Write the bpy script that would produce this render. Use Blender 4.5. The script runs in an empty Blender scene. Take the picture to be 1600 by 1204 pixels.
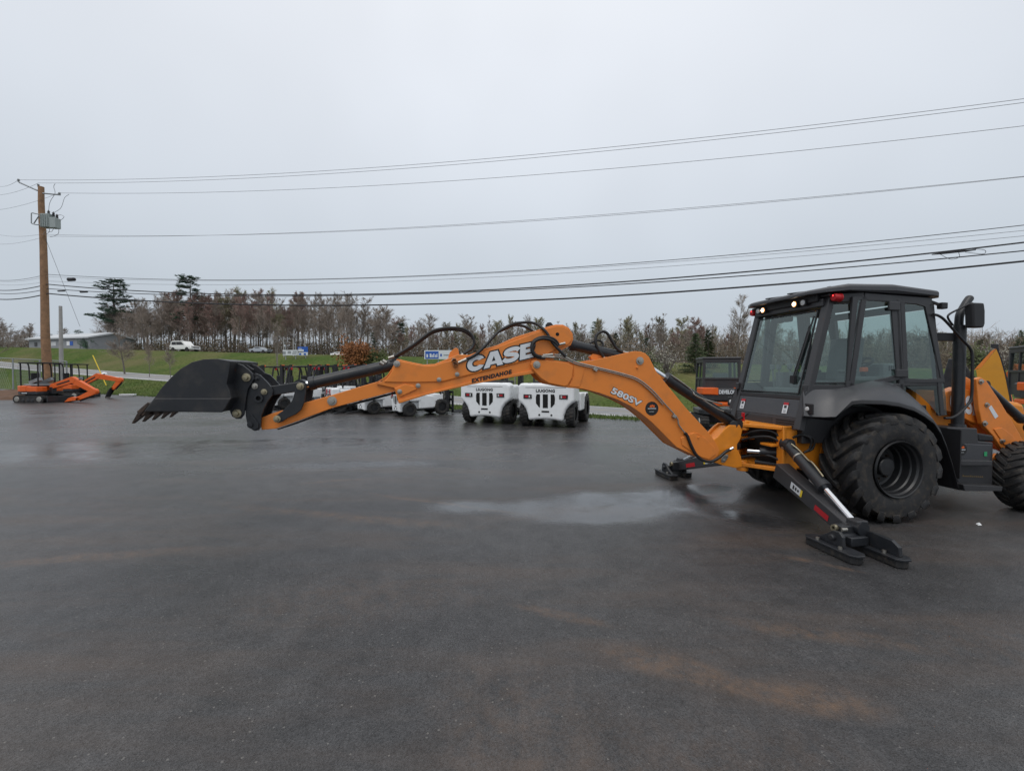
import bpy, bmesh, math, random
from mathutils import Vector, Matrix
random.seed(7)
R = math.radians
SC = bpy.context.scene
COL = SC.collection

# ------------------------------------------------------------------ camera, sky, light
CAM_H, FPX, PITCH = 1.8, 700.0, math.atan(20/700)
cd = bpy.data.cameras.new('camera'); cam = bpy.data.objects.new('camera', cd); COL.objects.link(cam)
cd.sensor_width = 36; cd.lens = FPX/1600*36; cd.clip_start = .05; cd.clip_end = 3000
cam.location = (0, 0, CAM_H); cam.rotation_euler = (math.pi/2-PITCH, 0, 0)
SC.camera = cam
SC.view_settings.view_transform = 'Standard'; SC.view_settings.look = 'None'
SC.view_settings.exposure = 0.0; SC.view_settings.gamma = 1
SC.cycles.max_bounces = 8; SC.cycles.transparent_max_bounces = 24
SUN_EL, SUN_AZ = R(62), R(200)
W = bpy.data.worlds.new('World'); SC.world = W; W.use_nodes = True
def sky():
    nt = W.node_tree; N = nt.nodes; L = nt.links; N.clear()
    out = N.new('ShaderNodeOutputWorld'); bg = N.new('ShaderNodeBackground')
    tc = N.new('ShaderNodeTexCoord'); sp = N.new('ShaderNodeSeparateXYZ'); L.new(tc.outputs['Generated'], sp.inputs[0])
    cr = N.new('ShaderNodeValToRGB'); L.new(sp.outputs['Z'], cr.inputs[0])   # overcast: brighter towards the zenith
    e = cr.color_ramp.elements
    e[0].position = 0.0; e[0].color = (.505, .565, .635, 1)
    e[1].position = 1.0; e[1].color = (1, 1, 1, 1)
    for p, c in ((.16, (.555, .615, .685, 1)), (.42, (.70, .745, .81, 1)), (.58, (.79, .825, .885, 1)), (.8, (.95, .97, 1, 1))):
        k = e.new(p); k.color = c
    nz = N.new('ShaderNodeTexNoise'); nz.inputs['Scale'].default_value = 1.6; nz.inputs['Detail'].default_value = 3
    L.new(tc.outputs['Generated'], nz.inputs['Vector'])
    mr = N.new('ShaderNodeMapRange'); mr.inputs['To Min'].default_value = .93; mr.inputs['To Max'].default_value = 1.07
    mr.inputs['From Min'].default_value = .3; mr.inputs['From Max'].default_value = .7
    L.new(nz.outputs[0], mr.inputs[0])
    mu = N.new('ShaderNodeMix'); mu.data_type = 'RGBA'; mu.blend_type = 'MULTIPLY'; mu.inputs[0].default_value = 1
    L.new(cr.outputs[0], mu.inputs[6]); L.new(mr.outputs[0], mu.inputs[7])
    st = N.new('ShaderNodeTexSky'); st.sky_type = 'NISHITA'; st.sun_disc = False
    st.sun_elevation = SUN_EL; st.sun_rotation = SUN_AZ; st.air_density = 1.5; st.dust_density = 6
    sm = N.new('ShaderNodeVectorMath'); sm.operation = 'SCALE'; sm.inputs['Scale'].default_value = .08
    L.new(st.outputs[0], sm.inputs[0])
    mx = N.new('ShaderNodeMix'); mx.data_type = 'RGBA'; mx.inputs[0].default_value = .93   # cloud deck over the clear sky
    L.new(sm.outputs[0], mx.inputs[6]); L.new(mu.outputs[2], mx.inputs[7])
    L.new(mx.outputs[2], bg.inputs[0]); bg.inputs[1].default_value = 1.05
    L.new(bg.outputs[0], out.inputs[0])
sky()
sl = bpy.data.lights.new('sun', 'SUN'); sl.energy = 1.0; sl.angle = R(40); sl.color = (1, .97, .93)
so = bpy.data.objects.new('sun', sl); COL.objects.link(so)
so.rotation_euler = (math.pi/2-SUN_EL, 0, math.pi-SUN_AZ)

# ------------------------------------------------------------------ helpers
def mat(name, col, rough=.5, metal=0, var=0.0, vscale=6, bump=0.0, bscale=60, spec=.5, dirt=None, dirt_amt=0, coat=0, rvar=0):
    m = bpy.data.materials.new(name); m.use_nodes = True; nt = m.node_tree; N = nt.nodes; L = nt.links
    b = N['Principled BSDF']; b.inputs['Base Color'].default_value = (*col, 1)
    b.inputs['Roughness'].default_value = rough; b.inputs['Metallic'].default_value = metal
    b.inputs['Specular IOR Level'].default_value = spec; b.inputs['Coat Weight'].default_value = coat
    if var or dirt_amt or bump or rvar:
        tc = N.new('ShaderNodeTexCoord')
    if var or dirt_amt or rvar:
        nz = N.new('ShaderNodeTexNoise'); nz.inputs['Scale'].default_value = vscale; nz.inputs['Detail'].default_value = 6
        nz.inputs['Roughness'].default_value = .65
        L.new(tc.outputs['Object'], nz.inputs['Vector'])
        cr = N.new('ShaderNodeValToRGB'); e = cr.color_ramp.elements
        e[0].position = .28; e[1].position = .72
        e[0].color = (*[c*(1-var) for c in col], 1); e[1].color = (*[min(1, c*(1+var)) for c in col], 1)
        L.new(nz.outputs[0], cr.inputs[0]); last = cr.outputs[0]
        if dirt_amt:
            n2 = N.new('ShaderNodeTexNoise'); n2.inputs['Scale'].default_value = vscale*2.3; n2.inputs['Detail'].default_value = 8
            L.new(tc.outputs['Object'], n2.inputs['Vector'])
            r2 = N.new('ShaderNodeMapRange'); r2.inputs['From Min'].default_value = .5; r2.inputs['From Max'].default_value = .78
            r2.inputs['To Max'].default_value = dirt_amt; L.new(n2.outputs[0], r2.inputs[0])
            mx = N.new('ShaderNodeMix'); mx.data_type = 'RGBA'; mx.inputs[7].default_value = (*dirt, 1)
            L.new(r2.outputs[0], mx.inputs[0]); L.new(last, mx.inputs[6]); last = mx.outputs[2]
        L.new(last, b.inputs['Base Color'])
        if rvar:
            r3 = N.new('ShaderNodeMapRange'); r3.inputs['To Min'].default_value = max(0, rough-rvar); r3.inputs['To Max'].default_value = min(1, rough+rvar)
            r3.inputs['From Min'].default_value = .3; r3.inputs['From Max'].default_value = .7
            L.new(nz.outputs[0], r3.inputs[0]); L.new(r3.outputs[0], b.inputs['Roughness'])
    if bump:
        nb = N.new('ShaderNodeTexNoise'); nb.inputs['Scale'].default_value = bscale; nb.inputs['Detail'].default_value = 5
        L.new(tc.outputs['Object'], nb.inputs['Vector'])
        bp = N.new('ShaderNodeBump'); bp.inputs['Strength'].default_value = bump; bp.inputs['Distance'].default_value = .02
        L.new(nb.outputs[0], bp.inputs['Height']); L.new(bp.outputs[0], b.inputs['Normal'])
    return m
def emit(name, col, s):
    m = bpy.data.materials.new(name); m.use_nodes = True; nt = m.node_tree; N = nt.nodes
    b = N['Principled BSDF']; b.inputs['Base Color'].default_value = (*col, 1)
    b.inputs['Emission Color'].default_value = (*col, 1); b.inputs['Emission Strength'].default_value = s
    return m
def glass(name, tint=(.5, .6, .58), refl=.10):
    m = bpy.data.materials.new(name); m.use_nodes = True; nt = m.node_tree; N = nt.nodes; L = nt.links; N.clear()
    o = N.new('ShaderNodeOutputMaterial'); t = N.new('ShaderNodeBsdfTransparent'); t.inputs[0].default_value = (*tint, 1)
    g = N.new('ShaderNodeBsdfGlossy'); g.inputs['Roughness'].default_value = .02; g.inputs[0].default_value = (.86, .97, .95, 1)
    fr = N.new('ShaderNodeLayerWeight'); fr.inputs[0].default_value = .5
    pw = N.new('ShaderNodeMath'); pw.operation = 'POWER'; pw.inputs[1].default_value = 4; L.new(fr.outputs['Facing'], pw.inputs[0])
    ad = N.new('ShaderNodeMath'); ad.operation = 'ADD'; ad.inputs[1].default_value = refl; ad.use_clamp = True
    L.new(pw.outputs[0], ad.inputs[0])
    mx = N.new('ShaderNodeMixShader'); L.new(ad.outputs[0], mx.inputs[0]); L.new(t.outputs[0], mx.inputs[1]); L.new(g.outputs[0], mx.inputs[2])
    L.new(mx.outputs[0], o.inputs[0]); return m

M = {}
M['orange'] = mat('orange_paint', (.74, .225, .034), .42, var=.05, vscale=2.5, dirt=(.24, .13, .06), dirt_amt=.32, bump=.03, bscale=140, rvar=.08)
M['orange_deep'] = mat('orange_paint_frame', (.72, .24, .016), .45, var=.08, vscale=3, dirt=(.20, .10, .04), dirt_amt=.3, rvar=.08)
M['kubota'] = mat('bright_orange_paint', (.72, .12, .012), .4, var=.06, vscale=3, dirt=(.2, .1, .05), dirt_amt=.2)
M['black'] = mat('black_steel', (.016, .018, .022), .42, var=.2, vscale=4, dirt=(.07, .06, .05), dirt_amt=.25, rvar=.1)
M['black2'] = mat('black_plastic', (.012, .012, .014), .55, var=.2, vscale=5)
M['void'] = mat('dark_cavity', (.006, .006, .006), .9)  # near-black; the shade inside openings is put into this colour
M['bucketsteel'] = mat('bucket_black_paint', (.015, .017, .021), .48, var=.2, vscale=2.6, dirt=(.10, .085, .07), dirt_amt=.32, rvar=.12, bump=.02, bscale=60)
M['wornsteel'] = mat('worn_steel', (.050, .036, .030), .45, metal=.5, var=.5, vscale=14, dirt=(.16, .10, .06), dirt_amt=.6)
M['steel'] = mat('zinc_steel', (.42, .40, .36), .38, metal=.9, var=.2, vscale=30)
M['pin'] = mat('brass_zinc_pin', (.36, .32, .22), .4, metal=.8, var=.25, vscale=40)
M['chrome'] = mat('chrome_rod', (.75, .77, .80), .12, metal=1)
M['grey'] = mat('charcoal_panel', (.048, .050, .056), .42, var=.08, vscale=3, dirt=(.11, .10, .09), dirt_amt=.15, rvar=.08, bump=.02, bscale=200)
M['frame'] = mat('cab_frame_charcoal', (.034, .034, .037), .45, var=.1, vscale=4, rvar=.06)
M['rubber'] = mat('tyre_rubber', (.017, .017, .018), .72, var=.35, vscale=5, dirt=(.085, .068, .050), dirt_amt=.75, bump=.15, bscale=40)
M['rim'] = mat('rim_black', (.018, .019, .021), .38, var=.15, vscale=6, dirt=(.06, .05, .05), dirt_amt=.2)
M['hose'] = mat('hose_rubber', (.012, .012, .013), .5, var=.2, vscale=20)
M['white'] = mat('white_paint', (.80, .82, .83), .35, var=.03, vscale=3, dirt=(.45, .42, .38), dirt_amt=.2)
M['decal'] = mat('decal_white', (.66, .69, .72), .4, var=.03, vscale=20)
M['decalblack'] = mat('decal_black', (.012, .012, .012), .4)
M['red'] = mat('red_reflector', (.42, .008, .015), .3)
M['yellow'] = mat('yellow_paint', (.75, .55, .03), .5)
M['gold'] = mat('gold_decal', (.25, .17, .06), .5)
M['green'] = mat('green_decal', (.03, .30, .12), .5)
M['blue'] = mat('blue_panel', (.02, .10, .42), .45)
M['redlamp'] = emit('red_lamp', (.36, .006, .010), .04)
M['redglow'] = emit('red_lamp_core', (1, .05, .05), 2.5)
M['lit'] = emit('lit_work_lamp', (1, .88, .70), 9); M['lithalo'] = emit('lit_lamp_halo', (1, .50, .18), .9); M['dash'] = mat('grey_trim', (.26, .275, .28), .6, var=.08)  # second one paints the warm halo round a lit lamp as weak emission
M['lens'] = mat('clear_lens', (.55, .56, .56), .15, spec=.8)
M['glass'] = glass('cab_glass', (.60, .70, .675), .105)
M['darkglass'] = glass('dark_glass', (.22, .3, .3), .16)
M['seat'] = mat('seat_vinyl', (.17, .18, .185), .6, var=.1)
M['wood'] = mat('pole_wood', (.27, .155, .085), .85, var=.3, vscale=3, bump=.3, bscale=20, dirt=(.10, .06, .04), dirt_amt=.5)
M['concrete'] = mat('concrete_grey', (.34, .33, .32), .85, var=.15, vscale=3)
M['galv'] = mat('galvanised', (.30, .32, .33), .5, metal=.4, var=.12, vscale=8)
M['transformer'] = mat('transformer_grey', (.30, .34, .33), .5, var=.1)
M['wire'] = mat('cable_black', (.02, .02, .024), .6)
M['wiregrey'] = mat('wire_aluminium', (.22, .225, .24), .5)
M['bark'] = mat('bark_grey', (.145, .125, .115), .9, var=.3, vscale=2)
M['barklight'] = mat('bark_pale', (.24, .215, .195), .9, var=.3, vscale=2)
M['twig'] = mat('twig_brown', (.27, .225, .19), .9, var=.25, vscale=.4)
M['twigred'] = mat('twig_red_buds', (.27, .155, .135), .9, var=.3, vscale=.4)
M['twiggreen'] = mat('twig_new_leaf', (.25, .25, .12), .9, var=.3, vscale=.4)
M['pine'] = mat('pine_needles', (.060, .115, .070), .8, var=.35, vscale=.6)
M['spruce'] = mat('spruce_needles', (.075, .105, .045), .8, var=.4, vscale=.8)
M['rust'] = mat('rust_leaves', (.24, .095, .03), .85, var=.35, vscale=.8)
M['brush'] = mat('brush_brown', (.115, .09, .065), .95, var=.4, vscale=.12, dirt=(.10, .11, .04), dirt_amt=.6)
M['blossom'] = mat('blossom_white', (.36, .35, .29), .8, var=.2)
M['bush'] = mat('bush_green', (.075, .095, .03), .85, var=.4, vscale=.7)
M['dirt'] = mat('brown_earth', (.12, .07, .045), .95, var=.4, vscale=2, bump=.5, bscale=6)
M['siding'] = mat('grey_siding', (.26, .27, .28), .7, var=.05, vscale=.4)
M['roofmetal'] = mat('pale_roof', (.52, .54, .56), .5, var=.06)
M['carwhite'] = mat('car_white', (.78, .78, .76), .3, coat=.5)
M['carsilver'] = mat('car_silver', (.40, .43, .46), .3, metal=.4)

def tag(o, label=None, cat=None, group=None, kind=None):
    if label: o['label'] = label
    if cat: o['category'] = cat
    if group: o['group'] = group
    if kind: o['kind'] = kind
    return o
def thing(name, label, cat, loc=(0, 0, 0), rz=0, group=None):
    o = bpy.data.objects.new(name, None); COL.objects.link(o); o.location = loc; o.rotation_euler = (0, 0, rz)
    o.empty_display_size = .2
    return tag(o, label, cat, group)
def copy_tree(o, parent=None):
    c = o.copy(); COL.objects.link(c); c.parent = parent
    for ch in list(o.children): copy_tree(ch, c)
    return c

class MB:
    def __init__(s): s.v = []; s.f = []; s.sm = []; s.mi = []; s.cur = 0
    def add(s, vs, fs, smooth=False):
        b = len(s.v); s.v += [tuple(p) for p in vs]
        for f in fs: s.f.append([i+b for i in f]); s.sm.append(smooth); s.mi.append(s.cur)
        return s
    def prism(s, pts, d, h):                    # pts 3-D polygon, extruded by vector d*h
        n = len(pts); d = Vector(d)*h
        vs = [Vector(p) for p in pts]+[Vector(p)+d for p in pts]
        return s.add(vs, [list(range(n))[::-1], list(range(n, 2*n))]+[[i, (i+1) % n, n+(i+1) % n, n+i] for i in range(n)])
    def py(s, sz, l0, l1):                      # (s,z) outline between two lateral planes
        return s.prism([(p[0], l0, p[1]) for p in sz], (0, 1, 0), l1-l0)
    def px(s, yz, x0, x1): return s.prism([(x0, p[0], p[1]) for p in yz], (1, 0, 0), x1-x0)
    def pz(s, xy, z0, z1): return s.prism([(p[0], p[1], z0) for p in xy], (0, 0, 1), z1-z0)
    def box(s, c, d, rz=0, m=None):
        c = Vector(c); q = Matrix.Rotation(rz, 3, 'Z') if m is None else m
        vs = [c+q @ Vector((x*d[0]/2, y*d[1]/2, z*d[2]/2)) for x in (-1, 1) for y in (-1, 1) for z in (-1, 1)]
        return s.add(vs, [[0, 1, 3, 2], [4, 6, 7, 5], [0, 4, 5, 1], [2, 3, 7, 6], [0, 2, 6, 4], [1, 5, 7, 3]])
    def ring(s, o, i, d, h):                    # frame between two outlines of equal count, extruded
        n = len(o); d = Vector(d)*h; o = [Vector(p) for p in o]; i = [Vector(p) for p in i]
        vs = o+i+[p+d for p in o]+[p+d for p in i]; fs = []
        for k in range(n):
            j = (k+1) % n
            fs += [[k, j, n+j, n+k], [2*n+k, 3*n+k, 3*n+j, 2*n+j], [k, 2*n+k, 2*n+j, j], [n+k, n+j, 3*n+j, 3*n+k]]
        return s.add(vs, fs)
    def tube(s, p0, p1, r0, r1=None, n=16, cap=True):
        return s.pipe([p0, p1], [r0, r0 if r1 is None else r1], n, cap)
    def pipe(s, pts, r, n=8, cap=True):
        pts = [Vector(p) for p in pts]; m = len(pts)
        if not isinstance(r, (list, tuple)): r = [r]*m
        vs = []; ref = None
        for k, p in enumerate(pts):
            t = (pts[min(k+1, m-1)]-pts[max(k-1, 0)])
            if t.length < 1e-9: t = Vector((0, 0, 1))
            t.normalize()
            if ref is None: ref = t.orthogonal().normalized()
            a = (ref-t*ref.dot(t))
            a = a.normalized() if a.length > 1e-6 else t.orthogonal().normalized()
            ref = a; b = t.cross(a)
            for i in range(n):
                w = 2*math.pi*i/n; vs.append(p+(a*math.cos(w)+b*math.sin(w))*r[k])
        fs = [[k*n+i, k*n+(i+1) % n, (k+1)*n+(i+1) % n, (k+1)*n+i] for k in range(m-1) for i in range(n)]
        s.add(vs, fs, True)
        if cap and n > 2:
            b = len(s.v)-len(vs)
            s.f.append([b+i for i in range(n)][::-1]); s.sm.append(False); s.mi.append(s.cur)
            s.f.append([b+(m-1)*n+i for i in range(n)]); s.sm.append(False); s.mi.append(s.cur)
        return s
    def beam(s, p0, p1, w, h, up=(0, 0, 1), w1=None, h1=None):
        p0 = Vector(p0); p1 = Vector(p1); t = (p1-p0).normalized(); a = t.cross(Vector(up)).normalized(); b = a.cross(t)
        w1 = w if w1 is None else w1; h1 = h if h1 is None else h1; vs = []
        for p, ww, hh in ((p0, w, h), (p1, w1, h1)):
            for x, y in ((-1, -1), (1, -1), (1, 1), (-1, 1)): vs.append(p+a*x*ww/2+b*y*hh/2)
        return s.add(vs, [[3, 2, 1, 0], [4, 5, 6, 7]]+[[i, (i+1) % 4, 4+(i+1) % 4, 4+i] for i in range(4)])
    def lathe(s, prof, c, n=48, axis='y', closed=True):   # prof: (offset along axis, radius)
        m = len(prof); vs = []; c = Vector(c)
        for a, r in prof:
            for i in range(n):
                w = 2*math.pi*i/n; x, z = r*math.cos(w), r*math.sin(w)
                vs.append(c+(Vector((x, a, z)) if axis == 'y' else Vector((a, x, z)) if axis == 'x' else Vector((x, z, a))))
        fs = [[k*n+i, k*n+(i+1) % n, (k+1) % m*n+(i+1) % n, (k+1) % m*n+i] for k in range(m if closed else m-1) for i in range(n)]
        return s.add(vs, fs, True)
    def build(s, name, m=None, parent=None, bevel=0, seg=2, smooth=True, fixn=True, auto=None):
        me = bpy.data.meshes.new(name); me.from_pydata(s.v, [], s.f)
        ms = m if isinstance(m, (list, tuple)) else [m]
        for q in ms: me.materials.append(q)
        me.polygons.foreach_set('use_smooth', s.sm if smooth else [False]*len(s.f))
        me.polygons.foreach_set('material_index', s.mi)
        if fixn:
            bm = bmesh.new(); bm.from_mesh(me); bmesh.ops.recalc_face_normals(bm, faces=bm.faces[:]); bm.to_mesh(me); bm.free()
        me.update()
        if smooth and any(s.sm): me.set_sharp_from_angle(angle=R(auto or 50))
        o = bpy.data.objects.new(name, me); COL.objects.link(o)
        if parent is not None: o.parent = parent
        if bevel:
            b = o.modifiers.new('bevel', 'BEVEL'); b.width = bevel; b.segments = seg; b.limit_method = 'ANGLE'; b.angle_limit = R(38)
        return o

def spline(pts, n=8):                       # Catmull-Rom through 3-D points
    P = [Vector(p) for p in pts]; P = [P[0]*2-P[1]]+P+[P[-1]*2-P[-2]]; o = []
    for k in range(1, len(P)-2):
        a, b, c, d = P[k-1:k+3]
        for i in range(n):
            t = i/n; o.append(.5*((2*b)+(c-a)*t+(2*a-5*b+4*c-d)*t*t+(3*b-a-3*c+d)*t**3))
    return o+[P[-2]]

def lettering(name, body, O, Rr, U, m, parent, lift=.002, bold=.0, thick=.0015, space=1.0):
    """words laid on a plane: O bottom left, Rr bottom right, U top left of the whole word"""
    c = bpy.data.curves.new('t', 'FONT'); c.body = body; c.offset = bold; c.space_character = space; c.resolution_u = 3
    o = bpy.data.objects.new('t', c); COL.objects.link(o); dg = bpy.context.evaluated_depsgraph_get()
    me = bpy.data.meshes.new_from_object(o.evaluated_get(dg)); bpy.data.objects.remove(o); bpy.data.curves.remove(c)
    xs = [v.co.x for v in me.vertices]; ys = [v.co.y for v in me.vertices]
    pad = bold
    x0, x1, y0, y1 = min(xs)+pad, max(xs)-pad, min(ys)+pad, max(ys)-pad
    O = Vector(O); A = Vector(Rr)-O; B = Vector(U)-O; n = A.cross(B).normalized()
    vs = [O+A*((v.co.x-x0)/(x1-x0))+B*((v.co.y-y0)/(y1-y0))+n*lift for v in me.vertices]
    fs = [list(p.vertices) for p in me.polygons]; bpy.data.meshes.remove(me)
    mb = MB(); mb.add(vs, fs); ob = mb.build(name, m, parent, fixn=False)
    return ob

def stroke(pts, w, n=6):
    q = [Vector((p[0], p[1], 0)) for p in pts]; q = spline(q, n); a = []; b = []
    for k, p in enumerate(q):
        t = (q[min(k+1, len(q)-1)]-q[max(k-1, 0)]).normalized(); m = Vector((-t.y, t.x, 0))*w/2; a.append(p+m); b.append(p-m)
    return [(v.x, v.y) for v in a+b[::-1]]
def grow(poly, d):
    o = []; n = len(poly); A = sum(poly[i][0]*poly[(i+1) % n][1]-poly[(i+1) % n][0]*poly[i][1] for i in range(n)); sg = -1 if A > 0 else 1
    for i in range(n):
        a = Vector(poly[i-1]); b = Vector(poly[i]); c = Vector(poly[(i+1) % n]); e1 = (b-a).normalized(); e2 = (c-b).normalized(); nn = Vector((-(e1.y+e2.y), e1.x+e2.x))
        nn = nn.normalized() if nn.length > 1e-5 else Vector((-e1.y, e1.x)); o.append(tuple(b+nn*sg*d/max(.5, abs(nn.dot(Vector((-e1.y, e1.x)))))))
    return o
def block_word(name, glyphs, O, Rr, U, m, parent, lift, d=0.0):
    # heavy block letters drawn as outlines: glyphs = [(x0, x1, outline, hole)], unit cells, x scaled by 4
    from mathutils.geometry import tessellate_polygon
    O = Vector(O); A = Vector(Rr)-O; B = Vector(U)-O; n = A.cross(B).normalized(); mb = MB()
    for x0, x1, pl, hole in glyphs:
        w = (x1-x0)*4.1
        pl = [(x*w, y) for x, y in pl]; pl = grow(pl, d) if d else pl; rings = [[Vector((x, y, 0)) for x, y in pl]]
        if hole and not d: rings.append([Vector((x*w, y, 0)) for x, y in hole])
        vs = sum(rings, []); fs = [list(f) for f in tessellate_polygon(rings)]
        mb.add([O+A*(x0+v.x/4.1)+B*v.y+n*lift for v in vs], fs)
    return mb.build(name, m, parent, fixn=False)
def ell(a0, a1, rx, ry, n=18): return [(.5+rx*math.cos(a0+(a1-a0)*k/n), .5+ry*math.sin(a0+(a1-a0)*k/n)) for k in range(n+1)]
CASE_ = [(0, .262, ell(R(28), R(332), .5, .5)+[(.62, .36)]+ell(R(318), R(42), .23, .22)+[(.62, .64)], None),
         (.245, .535, [(0, 0), (.31, 1), (.69, 1), (1, 0), (.70, 0), (.655, .17), (.345, .17), (.30, 0)], [(.405, .37), (.595, .37), (.5, .70)]),
         (.53, .775, stroke([(.96, .70), (.84, .82), (.55, .86), (.25, .80), (.17, .67), (.30, .57), (.55, .52), (.78, .44), (.85, .31), (.72, .18), (.45, .135), (.18, .18), (.03, .31)], .265), None),
         (.785, 1.0, [(0, 0), (1, 0), (1, .25), (.40, .25), (.40, .385), (.88, .385), (.88, .615), (.40, .615), (.40, .75), (1, .75), (1, 1), (0, 1)], None)]
_f = Vector((0, math.cos(PITCH), -math.sin(PITCH))); _u = Vector((0, math.sin(PITCH), math.cos(PITCH))); _c = Vector((0, 0, CAM_H))
def ray(px, py): return _f+Vector(((px-800)/FPX, 0, 0))+_u*((602-py)/FPX)
def on_y(px, py, y): d = ray(px, py); return _c+d*(y/d.y)               # point at depth y
def on_z(px, py, z=0): d = ray(px, py); return _c+d*((z-CAM_H)/d.z)     # point at height z
def on_line(px, py, A, D):                                               # vertical plane through A along D
    n = Vector((-D[1], D[0], 0)); d = ray(px, py); return _c+d*((Vector(A)-_c).dot(n)/d.dot(n))

# ------------------------------------------------------------------ ground
E0 = Vector((4.0, 17.5)); EE = Vector((-.884, .468)); EN = Vector((.468, .884))
def td(x, y): p = Vector((x, y))-E0; return p.dot(EE), p.dot(EN)
def xy(t, d): p = E0+EE*t+EN*d; return p.x, p.y
def sst(a, b, x): x = min(1, max(0, (x-a)/(b-a))); return x*x*(3-2*x)
def road_near(t): return 1.1+.095*min(max(t, 0), 45)
def road_z(t): t = max(-35, min(t, 160)); return -.03+.016*t+(.00013*t*t if t > 0 else 0)
def bank_top(t): return 28-.1*min(max(t-45, 0), 80)
def height(t, d):
    if d <= 0: return 0.0
    rn = road_near(t); rf = rn+8
    if d < rn: return road_z(t)*d/rn
    cf = -.3*(1-sst(0, 40, t))
    if d < rf: return road_z(t)+cf*(d-rn)/8
    H = 2.7+.034*max(-80, min(t, 200)); z0 = road_z(t)+cf
    B = bank_top(t); k = (d-rf)/(B-rf)
    if k < 1: return z0+(H-z0)*(.35*k+.65*k*k*(3-2*k))+.12*math.sin(t*.31+d*.4)*math.sin(k*math.pi)
    return H+.012*(d-B)
def gz(x, y): return height(*td(x, y))
def gpt(px, y):                                            # ground point at picture column px and depth y
    x = (px-800)/FPX*y; return Vector((x, y, gz(x, y)))

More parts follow.
